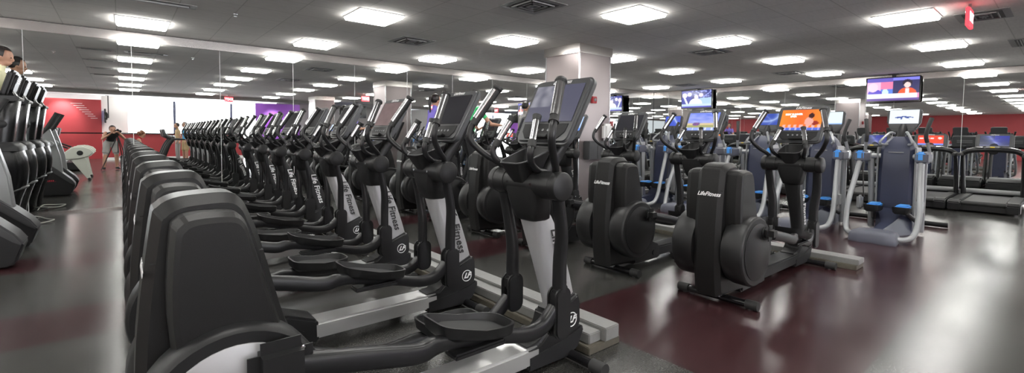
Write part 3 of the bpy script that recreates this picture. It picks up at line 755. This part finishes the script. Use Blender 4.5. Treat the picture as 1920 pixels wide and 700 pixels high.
TS = TF @ Matrix.Translation((0, .01, .0035))
TM = make_treadmill(); index_kids(); TMS = []
lab4 = ['nearest the right edge, dark blue picture on its screen', 'second from the right edge, red picture on its screen', 'with a dim blue screen, between two blue-padded trainers', 'fourth from the right edge', 'with a red screen, right of the sky-picture elliptical', 'sixth from the right edge', 'seventh from the right edge', 'beyond the column', 'last one, next to the left mirror']
for k in range(9):
    o = TM if k == 0 else copy_tree(TM); o.location = (10.92, .90+.88*k, 0)
    o['label'] = 'black treadmill '+lab4[k]; o['group'] = 'treadmills in the far row'; TMS.append(o)
bpy.context.view_layer.update()
for k, fn in enumerate((pic_dkblue, pic_red, pic_dkblue, None, pic_red, None, pic_orange, pic_lb, None)):
    if fn: set_screen(TMS[k], fn, TS, .38, .19)

# ------------------------------------------------------------------ machines along the left aisle
def make_climber():
    """tall black stair climber, front edge near x=0, user stands behind it"""
    t = thing('stair_climber', '', 'stair climber')
    F = Matrix.Rotation(0, 4, 'Y')
    # tilted console slab with ribbed back
    M = frame((-.10, 0, 1.80), (0, -1, 0), (.30, 0, 1))
    g = G(); g.prism(rrect(.40, .34, .05, 5, wb=.34), -.07, .0, .022, 3, 'xy', M); g.prism(rrect(.28, .22, .04, 4), .0, .03, .012, 2, 'xy', M @ Matrix.Translation((0, .02, -.095)))
    cs = g.part('console', BLK, t)
    g = G()
    for k in range(4): g.prism(rrect(.24, .009, .004, 2), -.099, -.093, plane='xy', M=M @ Matrix.Translation((0, .10-.022*k, 0)))
    g.part('cooling_rib', LGRY, cs)
    G().prism(rrect(.26, .16, .01, 2), 0, .004, plane='xy', M=M @ Matrix.Translation((0, .04, 0))).part('screen', SCR_OFF, cs)
    G().prism([(-.30, 1.60), (-.30, 1.645), (.02, 1.64), (.035, 1.60), (-.02, 1.575)], -.20, .20, .01).part('reading_tray', BLK, t)
    def r4(z, x0, x1, hy): return [(x0+.02, -hy, z), (x1-.02, -hy, z), (x1, -hy+.02, z), (x1, hy-.02, z), (x1-.02, hy, z), (x0+.02, hy, z), (x0, hy-.02, z), (x0, -hy+.02, z)]
    G().loft([r4(1.0, -.27, -.07, .15), r4(1.3, -.24, -.03, .145), r4(1.60, -.20, .01, .14), r4(1.70, -.16, -.03, .10)]).part('mast', SATIN, t, ang=50)
    for s in (-1, 1):
        h = G().tube([(-.24, s*.10, 1.30), (-.34, s*.22, 1.42), (-.50, s*.26, 1.48), (-.75, s*.27, 1.40)], .018, 10).part('handrail', RUB, t)
        G().lathe([(0, .03), (.02, .045), (.05, .045), (.06, .03)], (-.13, s*.115, 1.30), (0, s, 0), 14).part('pivot_cap', DGRY, t)
    G().loft([r4(.98, -.30, .03, .30), r4(1.03, -.29, .02, .30), r4(1.07, -.27, -.02, .27), r4(1.085, -.25, -.05, .24)]).part('shoulder_cover', DGRY, t, ang=60)
    # swollen front shell with glossy oval panels
    rings = []
    for z, x0, x1, hy in ((.98, -.30, .03, .29), (.88, -.32, .055, .30), (.75, -.34, .065, .30), (.62, -.36, .055, .29), (.52, -.36, .04, .28), (.40, -.40, .0, .27), (.20, -.45, -.05, .25), (.05, -.52, -.07, .25), (.0, -.52, -.07, .25)):
        rings.append([(x0, -hy, z), (x1-.10, -hy, z), (x1-.03, -hy+.07, z), (x1, -.06, z), (x1, .06, z), (x1-.03, hy-.07, z), (x1-.10, hy, z), (x0, hy, z)])
    G().loft(rings).part('front_shell', SATIN, t, ang=60)
    for s in (-1, 1): G().lathe([(0, .022), (.004, .022)], (.0, s*.20, .78), (1, s*.5, 0), 12).part('round_mark', WHT, t)
    G().tube([(-.36, -.27, .44), (-.12, -.27, .475), (.015, -.18, .525), (.045, 0, .53), (.015, .18, .525), (-.12, .27, .475), (-.36, .27, .44)], .018, 10, flat=(1, .8)).part('chrome_bumper', MGREY, t, 'pale trim strip')
    G().box(-1.15, -.45, -.27, .27, .0, .22, .03).part('base', DGRY, t)
    for s in (-1, 1): G().box(-.95, -.50, *sorted((s*.05, s*.23)), .52, .58, .015).part('step_pedal', DGRY, t); G().tube([(-.7, s*.14, .53), (-.35, s*.14, .42)], .025, 8, smooth=False).part('pedal_link', MGREY, t)
    return t
CL = make_climber(); index_kids()
CL.location = (-.96, 8.32, 0); CL['label'] = 'black stair climber at the left edge, the nearer of the two before the mirror'; CL['group'] = 'stair climbers'
o = copy_tree(CL); o.location = (-.96, 9.1, 0); o['label'] = 'black stair climber right against the left mirror, under the climbing woman'

def make_tower(red):
    t = thing('rope_trainer', '', 'rowing tower')
    pr = [(-.95, .02), (-.95, .62), (-.62, .72), (-.40, .66), (-.25, .53), (-.12, .41), (-.02, .30), (.035, .215), (-.02, .05), (-.06, .02)]
    f = G().prism(pr, -.14, .14, .016, 2).part('foot_housing', DGRY, t)
    G().prism([(-.62, .62), (-.42, .57), (-.27, .45), (-.14, .33), (-.04, .24), (.02, .20), (.035, .22), (-.02, .31), (-.13, .425), (-.27, .555), (-.42, .68), (-.62, .74)], -.155, .155, .012).part('curved_fender', MGREY, f)
    G().prism([(-.36, .45), (-.14, .42), (-.17, .75), (-.24, 1.05), (-.30, 1.27), (-.42, 1.27), (-.42, 1.0)], -.07, .07, .014).part('upright_column', LGRY, t, 'light grey column')
    for s in (-1, 1):
        G().lathe([(0, .055), (.05, .06), (.075, .05)], (-.30, s*.07, .98), (0, s, 0), 18).part('pulley_cap', WSIL, t)
        G().tube([(-.50, s*.05, 1.05), (-.33, s*.06, 1.28), (-.19, s*.06, 1.56)], [.03, .035, .038], 10, smooth=False, flat=(.8, 1)).part('grip_handle', RUB, t)
        M = frame((-.36, s*.1455, .30), (-s, 0, 0), (0, 0, 1))
        g = G()
        for k in range(9): g.box(-.10+.024*k, -.086+.024*k, -.012, .012, 0, .001, M=M @ Matrix.Shear('XY', 4, (.4, 0)))
        g.box(-.13, .14, -.019, -.016, 0, .001, M=M)
        g.part('red_marking', REDP, f, 'thin red marking')
    G().box(-1.9, -.95, -.12, .12, .02, .16, .02).part('rear_base', DGRY, t)
    return t
TW = make_tower(True); index_kids()
TW.location = (-.72, 6.1, 0); TW['label'] = 'grey and black floor machine nearest at the left edge, low pointed foot'; TW['group'] = 'grey towered machines'
o = copy_tree(TW); o.location = (-.72, 7.0, 0); o['label'] = 'second grey and black machine at the left edge, its pointed foot toward the mirror'

def make_rower():
    t = thing('rowing_machine', '', 'rowing machine')
    b = G().prism([(-.48, .50), (-.52, .66), (-.34, .84), (-.14, .86), (.0, .80), (.08, .70), (-.02, .58), (-.22, .52)], -.14, .14, .03, 3).part('flywheel_housing', CREAM, t)
    for s in (-1, 1): G().lathe([(0, .06), (.012, .06), (.013, .035), (.02, .035)], (-.20, s*.14, .68), (0, s, 0), 20).part('round_badge', DGRY, b)
    G().prism([(-.40, .56), (-.10, .55), (-.02, .03), (-.08, .03)], -.11, .11, .012).part('front_leg', CREAM, t)
    G().tube([(-.04, -.24, .03), (-.04, .24, .03)], .028, 10, smooth=False).part('foot_bar', RUB, t)
    G().prism([(-2.3, .44), (-.40, .52), (-.40, .60), (-2.3, .52)], -.05, .05, .008).part('seat_rail', CREAM, t)
    G().box(-2.3, -2.22, -.20, .20, 0, .46, .01).part('rear_leg', CREAM, t)
    G().prism(rrect(.28, .24, .06, 4, -1.6, 0), .53, .60, .02, 2, 'xy').part('sliding_seat', BLK, t)
    G().tube([(-.42, 0, .8), (-.75, 0, .95), (-.95, 0, .98)], .022, 8).part('monitor_arm', BLK, t)
    G().box(-1.06, -.93, -.12, .12, .90, 1.12, .02).part('monitor', BLK, t)
    G().tube([(-.62, -.24, .78), (-.60, 0, .78), (-.62, .24, .78)], .016, 8).part('pull_handle', RUB, t)
    return t
RW = make_rower(); index_kids()
RW.location = (-.60, 3.3, 0); RW['label'] = 'cream rowing machine nearer the mirror, seen in the left mirror only'; RW['group'] = 'rowing machines'
o = copy_tree(RW); o.location = (-.60, 2.2, 0); o['label'] = 'cream rowing machine farther from the mirror, seen in the left mirror only'
for k in range(3):
    o = copy_tree(TM); o.location = (-3.0, -.6-.95*k, 0); o['label'] = 'black treadmill behind the camera, seen in the left mirror beside the photographer'; o['group'] = 'treadmills behind the camera'
for k in range(2):
    o = copy_tree(TM); o.location = (2.55, -1.75-.90*k, 0); o.rotation_euler = (0, 0, PI); o['label'] = 'black treadmill behind the camera near the seated woman, seen in the left mirror'; o['group'] = 'treadmills by the seated woman'

# white cables on the floor by the mirror
for k, (pts, m_, lb) in enumerate((([(-1.05, 8.9, .02), (-.95, 9.1, .05), (-.80, 8.95, .02), (-.72, 8.75, .03), (-.85, 8.6, .02), (-.98, 8.75, .04), (-1.0, 9.2, .02)], WCABLE, 'loose white cable loop on the floor before the left mirror'),
                                   ([(-1.0, 9.3, .02), (-.9, 9.15, .03), (-.92, 8.95, .02), (-1.02, 8.7, .02)], CABLE, 'black cable beside the white one on the floor'))):
    tag(G().tube(pts, .007, 6).part('floor_cable', m_), lb, 'cable')

# ------------------------------------------------------------------ raceways in front of the rows
def raceway(x0, x1, y0, y1, label, two):
    t = thing('cable_raceway', label, 'cable raceway', (0, 0, 0))
    G().box(x0-.03, x1+.02, y0+.01, y1, 0, .045, .004).part('wooden_base', WOOD, t, 'worn wooden base')
    if two:
        G().box(x0, x0+.10, y0+.035, y1, .045, .105, .005).part('metal_channel', GRAYP, t)
        G().box(x0+.10, x1, y0, y1, .045, .125, .005).part('metal_cover', GRAYP, t, 'grey metal cover')
        for k in range(8):
            y = y0+.28+1.01*k
            G().box(x0-.002, x0+.102, y, y+.004, .045, .1065).part('cover_joint', DGRY, t)
            G().tube([(x0+.05, y+.12, .10), (x0+.05, y+.12, .15), (x0+.03, y+.15, .17)], .008, 8).part('cable_plug', CABLE, t)
    else:
        G().box(x0, x1, y0, y1, .045, .095, .005).part('metal_cover', GRAYP, t, 'grey metal cover')
    return t
raceway(2.005, 2.23, 1.665, 9.55, 'long grey floor raceway along the fronts of the near elliptical row', True)
raceway(5.24, 5.42, 1.22, 9.50, 'grey floor raceway along the fronts of the second elliptical row', False)

# ------------------------------------------------------------------ televisions
def pic_news(u, v):
    if v < .10: return (.15, .08, .35)
    if v < .30: return (.95, .93, 1.0) if u < .97 else (.9, .3, .6)
    if u > .5:
        if ((u-.78)/.06)**2+((v-.66)/.12)**2 < 1: return (1, .75, .72)
        if ((u-.78)/.09)**2+((v-.75)/.16)**2 < 1: return (.03, .02, .04)
        if abs(u-.78) < .035 and v < .52: return (1, .9, .95)
        if ((u-.78)/.17)**2+((v-.30)/.25)**2 < 1: return (1.0, .12, .04)
        return (.04, .04, .14) if v < .88 else (.25, .25, .9)
    if v > .84: return (.15, .12, .55)
    if ((u-.12)/.10)**2+((v-.60)/.20)**2 < 1: return (1, .7, .85)
    if ((u-.16)/.14)**2+((v-.36)/.14)**2 < 1: return (.12, .08, .65)
    if u < .27: return (1, .55, .8)
    if ((u-.36)/.06)**2+((v-.36)/.16)**2 < 1: return (.7, .9, 1)
    return (.95, .25, .45) if v > .52 else (.12, .25, .85)
def pic_crowd(u, v):
    if v < .08: return (.05, .05, .5)
    if v < .22: return (.6, .75, 1.0)
    for (cu, cv, r, c) in ((.10, .72, .085, (.95, .8, .95)), (.27, .78, .07, (.9, .85, 1)), (.50, .62, .07, (1, .75, .85)), (.66, .72, .07, (.75, .65, .9))):
        if ((u-cu)/r)**2+((v-cv)/(r*1.7))**2 < 1: return c
    if ((u-.48)/.22)**2+((v-.22)/.32)**2 < 1: return (.95, .95, 1)
    if abs(u-.12-.25*(.5-v)) < .035 and v < .62: return (.9, .95, 1)
    if u < .36: return (.06, .07, .40)
    if u > .62 and v < .55: return (.45, .65, .85)
    return (.3, .35, .8) if noise.noise(Vector((u*14, v*10, 4))) > .1 else (.04, .05, .25)
def television(x, y, z, label, fn, rz=0, seen=True):
    t = thing('television', label, 'television', (x, y, z), rz)
    M = frame((0, 0, 0), (0, -1, 0), (0, 0, 1))
    b = G().box(0, .055, -.525, .525, -.305, .305, .008).part('tv_casing', GLOSSB, t)
    G().box(.05, .09, -.28, .28, -.17, .17, .015).part('rear_housing', BLK, b)
    me = screen_mesh('tv_picture', .99, .55, fn, 72, 44); me.transform(M @ Matrix.Translation((0, .008, .002)))
    s = bpy.data.objects.new('screen', me); COL.objects.link(s); s.parent = t; s['label'] = 'lit television picture'
    G().box(.085, .12, -.05, .05, -.10, .12, .008).part('mount_plate', MGREY, t)
    G().box(.11, .15, -.03, .03, -.08, CEIL-z, .006).part('ceiling_pole', MGREY, t)
    G().box(.04, .17, -.10, .10, CEIL-z-.012, CEIL-z-.001, .003).part('ceiling_plate', MGREY, t)
    return t
television(14.42, 2.84, 2.43, 'hanging television on the right, showing a presenter in red beside a pink panel', pic_news, .10)
television(14.42, 7.90, 2.46, 'hanging television near the centre right, showing a group of people in blue light', pic_crowd, .06)
television(9.2, -4.2, 2.335, 'television behind the camera, seen in the left mirror', pic_figure, PI/2)
television(-.55, -8.2, 1.9, 'television on the white pier behind the camera, seen in the left mirror', pic_dkblue, 0)

# things on the column
t = thing('wall_box', 'grey metal dispenser box on the right face of the column', 'wall box', (6.35, 5.41, .98))
G().box(-.23, .23, -.14, 0, -.16, .16, .012).part('box_body', MGREY, t)
G().box(-.002, .002, -.143, -.135, -.15, .15).part('door_seam', DGRY, t)
G().box(.15, .18, -.147, -.139, .0, .06, .003).part('latch', WHT, t)
t = thing('fire_strobe', 'small red fire strobe high on the right face of the column', 'alarm', (6.36, 5.41, 1.86))
G().box(-.06, .06, -.05, 0, -.06, .06, .008).part('strobe_body', REDW, t); G().ball((0, -.055, 0), .03, (1, .6, 1)).part('lens', LGRY, t)
t = thing('towel_dispenser', 'white curved dispenser at the right edge of the column', 'dispenser', (6.70, 5.41, 1.30))
G().box(-.12, .11, -.12, 0, -.15, .15, .04, 4).part('dispenser_body', WHW, t); G().lathe([(0, .02), (.004, .02)], (.03, -.121, -.03), (0, -1, 0), 14).part('round_mark', BLK, t)

# ------------------------------------------------------------------ people
def person(label, J, mats, hair='bun', hairm=HAIR, sc_=1.0, female=True, origin=(0, 0, 0), yaw=0, head_look=(1, 0, -.1)):
    """J: joint positions (local: x forward, y left, z up). mats: top, legs, shoes, sleeve('long'/'short'/'none'), legs_len('long'/'short')"""
    P = {k: Vector(v) for k, v in J.items()}
    g = G(); seg = []
    def limb(a, b, ra, rb, tagm, fl=None):
        pa, pb = P[a] if isinstance(a, str) else a, P[b] if isinstance(b, str) else b
        g.tube([pa, pb], [ra, rb], 12, smooth=False, flat=fl); g.ball(pa, ra*.98); g.ball(pb, rb*.98)
        seg.append((pa, pb, ra, rb, tagm))
    top, legs, shoe, sl, ll = mats
    sh = (P['shl']+P['shr'])/2; hp = (P['hipl']+P['hipr'])/2
    mid = sh.lerp(hp, .55); side = (P['shl']-P['shr']).normalized(); f_ = .9 if female else 1
    upd = (sh-hp).normalized(); fwd_ = side.cross(upd).normalized()
    n = 16; rings = []
    for t_, w, d in ((-.12, .085, .07), (0, .155*f_+.01, .105), (.18, .150, .105), (.42, .118 if female else .14, .088), (.65, .140, .098), (.85, .158*f_+.01, .10), (.98, .15*f_, .075), (1.06, .07, .055)):
        c = hp.lerp(sh, t_); rings.append([c+side*(math.cos(2*PI*k/n)*w)+fwd_*(math.sin(2*PI*k/n)*d) for k in range(n)])
    g.loft(rings); seg.append((hp-upd*.02, hp+upd*.08, .15, .15, legs)); seg.append((hp+upd*.14, sh, .15, .15, top))
    H_ = P['head']; look = Vector(head_look).normalized()
    neck = sh+upd*.03
    limb(neck, H_-Vector((0, 0, .06))-look*.015, .052, .048, SKIN)
    hs = look.cross(Vector((0, 0, 1))).normalized(); hu = hs.cross(look).normalized()
    def hp_(a, b, c): return H_+look*a+hs*b+hu*c
    HM = Matrix.Identity(4)
    for i in range(3): HM[i][0], HM[i][1], HM[i][2], HM[i][3] = look[i], hs[i], hu[i], H_[i]
    g.ball((0, 0, .015), .09, (1.05, .84, 1.12), HM); g.ball((.035, 0, -.055), .055, (1.0, .95, 1.0), HM)
    g.ball((.098, 0, -.012), .017, (1, .8, 1.3), HM); g.ball((.088, 0, -.055), .016, (.8, 1.5, .7), HM)
    for s in (-1, 1): g.ball((-.0, s*.076, -.01), .022, (.6, .45, 1.2), HM)
    seg.append((H_, H_-Vector((0, 0, .05)), .10, .09, SKIN))
    for s in 'lr':
        limb('sh'+s, 'el'+s, .050, .040, top if sl != 'none' else SKIN)
        if sl == 'short': seg[-1] = (P['sh'+s], P['sh'+s].lerp(P['el'+s], .5), .05, .045, top); seg.append((P['sh'+s].lerp(P['el'+s], .55), P['el'+s], .04, .04, SKIN))
        limb('el'+s, 'wr'+s, .038, .026, top if sl == 'long' else SKIN)
        w = P['wr'+s]; d = (w-P['el'+s]).normalized(); a = d.cross(Vector((0, 0, 1))).normalized(); b = a.cross(d)
        if 'grip'+s in P: b = P['grip'+s].normalized(); a = d.cross(b).normalized()
        pc = w+d*.045; g.tube([w, w+d*.085], [.027, .034], 10, smooth=False, flat=(1.15, .6)); seg.append((w, w+d*.16, .04, .03, SKIN))
        for k in range(4):
            o0 = w+d*.08+a*(.030-.020*k); L_ = (.062, .07, .066, .052)[k]
            g.tube([o0, o0+d*L_*.45-b*.012, o0+d*L_*.65-b*.038, o0+d*L_*.35-b*.055], .0105, 7, smooth=False)
        g.tube([w+d*.03+a*.025, w+d*.06+a*.05-b*.01, w+d*.085+a*.05-b*.035], .0115, 7, smooth=False)
        limb('hip'+s, 'kn'+s, .088, .060, legs)
        if ll == 'short':
            k_ = .85; seg[-1] = (P['hip'+s], P['hip'+s].lerp(P['kn'+s], k_), .10, .08, legs)
            g.tube([P['hip'+s], P['hip'+s].lerp(P['kn'+s], k_)], [.10, .088], 14, smooth=False)
        P['cf'+s] = P['kn'+s].lerp(P['an'+s], .28)+(P['kn'+s]-P['to'+s]).normalized()*0
        limb('kn'+s, 'cf'+s, .056, .056, legs if ll == 'long' else SKIN); limb('cf'+s, 'an'+s, .056, .036, legs if ll == 'long' else SKIN)
        an = P['an'+s]; to = P['to'+s]; heel = an-(to-an).normalized()*.045
        heel.z = to.z; g.tube([heel+Vector((0, 0, .012)), an.lerp(to, .55)+Vector((0, 0, .0)), to], [.038, .042, .034], 12, smooth=False, flat=(1, .8)); seg.append((heel, to, .045, .04, shoe))
        g.tube([an, an.lerp(heel, .7)], .036, 10, smooth=False)
    me = bpy.data.meshes.new('t'); g.bm.to_mesh(me); g.bm.free()
    tmp = bpy.data.objects.new('t', me); COL.objects.link(tmp)
    md = tmp.modifiers.new('r', 'REMESH'); md.mode = 'VOXEL'; md.voxel_size = .0105
    ms = tmp.modifiers.new('s', 'SMOOTH'); ms.factor = .5; ms.iterations = 3
    bpy.context.view_layer.update()
    body = bpy.data.meshes.new_from_object(tmp.evaluated_get(bpy.context.evaluated_depsgraph_get()))
    bpy.data.objects.remove(tmp)
    slots = []
    for s in seg:
        if s[4] not in slots: slots.append(s[4])
    body.materials.clear()
    for m_ in slots: body.materials.append(m_)
    for p in body.polygons:
        c = p.center; best = 1e9; bi = 0
        for (a, b, ra, rb, mm) in seg:
            ab = b-a; tt = max(0, min(1, (c-a).dot(ab)/max(ab.length_squared, 1e-9)))
            d = (c-a-ab*tt).length/(ra*(1-tt)+rb*tt)
            if d < best: best = d; bi = slots.index(mm)
        p.material_index = bi; p.use_smooth = True
    root = bpy.data.objects.new('person', body); COL.objects.link(root)
    tag(root, label, 'person')
    # hair, eyes
    g = G()
    g.ball((-.018, 0, .036), .098, (1.02, .90, 1.06), HM)
    b = g.bm
    bmesh.ops.delete(b, geom=[v for v in b.verts if (HM.inverted() @ v.co).x > .045 and (HM.inverted() @ v.co).z < .075 or (HM.inverted() @ v.co).z < -.05], context='VERTS')
    if hair == 'bun': g.ball((-.115, 0, .05), .038, (1, 1, 1), HM)
    if hair == 'pony': g.tube([HM @ Vector(p) for p in ((-.09, 0, .06), (-.135, 0, .03), (-.14, 0, -.06), (-.12, 0, -.17), (-.11, 0, -.25))], [.022, .030, .032, .024, .008], 10)
    if hair == 'curly':
        for k in range(26):
            a = random.uniform(0, 2*PI); e = random.uniform(-.6, 1.2)
            if math.cos(a) > .55 and e < .5: continue
            g.ball((-.02+.10*math.cos(a)*math.cos(e), .10*math.sin(a)*math.cos(e), .02+.10*math.sin(e)), .035, (1, 1, 1), HM)
    if hair == 'cap':
        g.tube([HM @ Vector((.06, 0, .06)), HM @ Vector((.15, 0, .045))], [.07, .05], 14, smooth=False, flat=(1, .16))
    ho = g.part('hair' if hair != 'cap' else 'cap', hairm, root)
    g = G()
    for s in (-1, 1): g.ball((.083, s*.032, .012), .010, (.6, 1.2, .8), HM)
    g.part('eyes', GLOSSB, root)
    root.scale = (sc_, sc_, sc_); root.location = origin; root.rotation_euler = (0, 0, yaw)
    return root
def rider(label, x, y, z, sc_, mats, hair, hairm, arml, armr, look=(1, 0, -.1), lean=.1):
    """standing on pedals; arml / armr: hand targets in world coordinates"""
    J = dict(hipl=(0, .085, .84), hipr=(0, -.085, .84), knl=(.16, .10, .46), knr=(.08, -.10, .42), anl=(0, .10, .10), anr=(-.06, -.10, .03),
             tol=(.14, .12, .045), tor=(.09, -.12, -.02), shl=(lean, .165, 1.33), shr=(lean, -.165, 1.33), head=(lean+.04, 0, 1.545))
    for s, tg, sy in (('l', arml, 1), ('r', armr, -1)):
        T = (Vector(tg)-Vector((x, y, z)))/sc_; S = Vector(J['sh'+s]); d = (T-S); L_ = min(d.length, .56); T = S+d.normalized()*L_
        m_ = S.lerp(T, .5); h = math.sqrt(max(0, .285**2-(L_/2)**2)); E_ = m_+Vector((0, sy*.4, -.9)).normalized()*h
        J['el'+s] = E_; J['wr'+s] = E_+(T-E_).normalized()*.25
    return person(label, J, mats, hair, hairm, sc_, True, (x, y, z), 0, look)
rider('woman in a purple shirt with a dark ponytail, riding a second-row elliptical', 4.36, 7.58, .40, .94, (CPUR, CBLK, CBLK, 'short', 'long'), 'pony', HAIR,
      (4.70, 7.86, 1.36), (4.72, 7.30, 1.36))
rider('woman in a green shirt and black leggings, arm stretched forward to her console', 4.50, 6.58, .40, .95, (CGRN, CBLK, CBLK, 'short', 'long'), 'pony', HAIR,
      (4.74, 6.85, 1.40), (5.02, 6.38, 1.40), lean=.14)
rider('person in a grey shirt riding a cross trainer beyond the front consoles', 7.32, 8.42, .36, 1.0, (CGRY, CBLK, CBLK, 'short', 'long'), 'none', HAIR,
      (7.66, 8.74, 1.42), (7.66, 8.10, 1.42))
rider('woman with dark tied hair on the stair climber at the left edge', -1.34, 9.06, .60, 1.03, (CYEL, CBLK, CBLK, 'short', 'long'), 'bun', HAIR,
      (-1.30, 9.33, 1.45), (-1.30, 8.83, 1.45), look=(1, -.1, -.25), lean=.12)
# photographer behind the tripod, facing the left mirror (+y); her left is -x
person('woman in black tank top and grey shorts bent over a tripod camera, mirror image',
       dict(hipl=(-.32, .09, .86), hipr=(-.32, -.09, .86), knl=(-.26, .15, .48), knr=(-.24, -.12, .48), anl=(-.32, .18, .09), anr=(-.30, -.14, .09), tol=(-.19, .20, .035), tor=(-.17, -.16, .035),
            shl=(-.10, .16, 1.17), shr=(-.10, -.16, 1.17), head=(.045, .02, 1.28), ell=(-.04, .25, .99), elr=(.0, -.28, 1.0), wrl=(.12, .10, 1.14), wrr=(.14, -.12, 1.17)),
       (CBLK, CGRY, CBLK, 'none', 'short'), 'bun', HAIR, 1.0, True, (-.20, -.16, 0), math.radians(78), (1, 0, -.15))
person('man in blue T-shirt, khaki shorts and grey cap, seen in the left mirror',
       dict(hipl=(0, .09, .88), hipr=(0, -.09, .88), knl=(.02, .11, .48), knr=(.02, -.11, .48), anl=(0, .12, .09), anr=(0, -.12, .09), tol=(.15, .14, .035), tor=(.15, -.14, .035),
            shl=(0, .18, 1.38), shr=(0, -.18, 1.38), head=(.03, 0, 1.59), ell=(-.02, .25, 1.12), elr=(-.02, -.25, 1.12), wrl=(.10, .22, .92), wrr=(.10, -.22, .92)),
       (CBLU, CKHA, LGRY, 'short', 'short'), 'cap', CGRY, .95, False, (1.95, -3.3, 0), math.radians(160))
t = thing('backpack', 'navy backpack on the back of the man in the blue T-shirt, seen in the mirror', 'backpack', (1.95+.16, -3.36, 1.10), math.radians(160))
G().box(-.10, .06, -.15, .15, -.22, .22, .05, 4).part('pack_body', CNAV, t); G().box(-.14, -.09, -.11, .11, -.18, .02, .02, 3).part('front_pocket', CNAV, t)
person('person in beige clothes beside the man in blue, seen in the left mirror',
       dict(hipl=(0, .09, .88), hipr=(0, -.09, .88), knl=(.02, .11, .48), knr=(.02, -.11, .48), anl=(0, .12, .09), anr=(0, -.12, .09), tol=(.15, .14, .035), tor=(.15, -.14, .035),
            shl=(0, .18, 1.38), shr=(0, -.18, 1.38), head=(.03, 0, 1.59), ell=(-.02, .25, 1.12), elr=(-.02, -.25, 1.12), wrl=(.10, .22, .92), wrr=(.10, -.22, .92)),
       (CKHA, CGRY, BLK, 'short', 'long'), 'none', HAIR, .93, False, (1.75, -3.9, 0), math.radians(170))
person('seated woman with curly brown hair and red top, seen in the left mirror',
       dict(hipl=(0, .10, .50), hipr=(0, -.10, .50), knl=(.42, .12, .56), knr=(.42, -.12, .54), anl=(.50, .12, .12), anr=(.44, -.12, .10), tol=(.64, .12, .06), tor=(.58, -.12, .04),
            shl=(.12, .17, .95), shr=(.12, -.17, .95), head=(.20, 0, 1.12), ell=(.20, .22, .70), elr=(.20, -.22, .70), wrl=(.40, .10, .66), wrr=(.40, -.10, .66)),
       (CRED, CGRY, BLK, 'none', 'long'), 'curly', HAIRB, 1.0, True, (.33, -.95, 0), 0, (1, 0, -.6))
t = thing('bench', 'low padded bench under the seated woman, seen in the left mirror', 'bench', (.28, -.95, 0))
G().box(-.35, .15, -.25, .25, .34, .42, .03).part('bench_pad', BLK, t)
for sx in (-.3, .1):
    for sy in (-.2, .2): G().box(sx-.02, sx+.02, sy-.02, sy+.02, 0, .35, .003).part('leg', MGREY, t)

# camera on its tripod: the photograph's own viewpoint, seen in the mirror
t = thing('tripod_camera', 'black camera on a tripod at the viewpoint, seen in the left mirror', 'camera', (0, 0, 0), -YAW)
g = G(); g.box(-.075, .075, -.17, -.10, H-.055, H+.045, .012, 3); g.box(-.03, .03, -.16, -.11, H+.04, H+.075, .01)
b = g.part('camera_body', BLK, t)
G().lathe([(0, .035), (.05, .038), (.07, .040), (.075, .036)], (0, -.10, H), (0, 1, 0), 20).part('lens', GLOSSB, b)
G().box(-.04, .04, -.17, -.10, H-.12, H-.057, .01).part('tripod_head', BLK, t)
G().tube([(0, -.135, H-.11), (0, -.135, .55)], .016, 10, smooth=False).part('centre_column', DGRY, t)
for k in range(3):
    a = math.radians(90+120*k)
    G().tube([(0+.03*math.cos(a), -.135+.03*math.sin(a), H-.20), (.42*math.cos(a), -.135+.42*math.sin(a), .015)], .013, 8, smooth=False).part('tripod_leg', DGRY, t)

# red wall washer light far left, and the three stair shelves of plates on the rear wall
def area(name, loc, rot, sx, sy, e, col=(1, 1, 1)):
    l = bpy.data.lights.new(name, 'AREA'); l.shape = 'RECTANGLE'; l.size = sx; l.size_y = sy; l.energy = e; l.color = col
    o = bpy.data.objects.new(name, l); COL.objects.link(o); o.location = loc; o.rotation_euler = rot
    return o
def spot(name, loc, tgt, e, ang=1.2):
    l = bpy.data.lights.new(name, 'SPOT'); l.energy = e; l.spot_size = ang; l.spot_blend = .8; l.shadow_soft_size = .05
    o = bpy.data.objects.new(name, l); COL.objects.link(o); o.location = loc
    o.rotation_euler = (Vector(tgt)-Vector(loc)).to_track_quat('-Z', 'Y').to_euler(); return o
spot('wall_washer', (-1.9, -7.6, 2.7), (-1.9, -8.5, 1.9), 120)
spot('wall_washer', (3.0, -6.3, 2.75), (3.0, -6.9, .7), 60)
spot('wall_washer', (6.0, -6.2, 2.75), (6.0, -7.1, 1.6), 150)

t = thing('wall_graphic', 'white lines of small lettering on the red wall, seen in the left mirror', 'wall graphic', (-1.3, -8.495, 2.2))
for k in range(8):
    G().box(-.35+.09*k, .02+.07*k, 0, .006, .22-.09*k, .235-.09*k).part('lettering_line', WHT, t)
for k in range(3):
    n = 28; x = .95+.50*k
    o = G().tube([(x+.19*math.cos(2*PI*q/n), -12.40, 2.02+.19*math.sin(2*PI*q/n)) for q in range(n+1)], .014, 6, smooth=False).part('wall_hoop', DGRY)
    tag(o, 'dark round hoop on the bright rear wall, seen in the left mirror', 'hoop', 'three hoops on the bright rear wall')
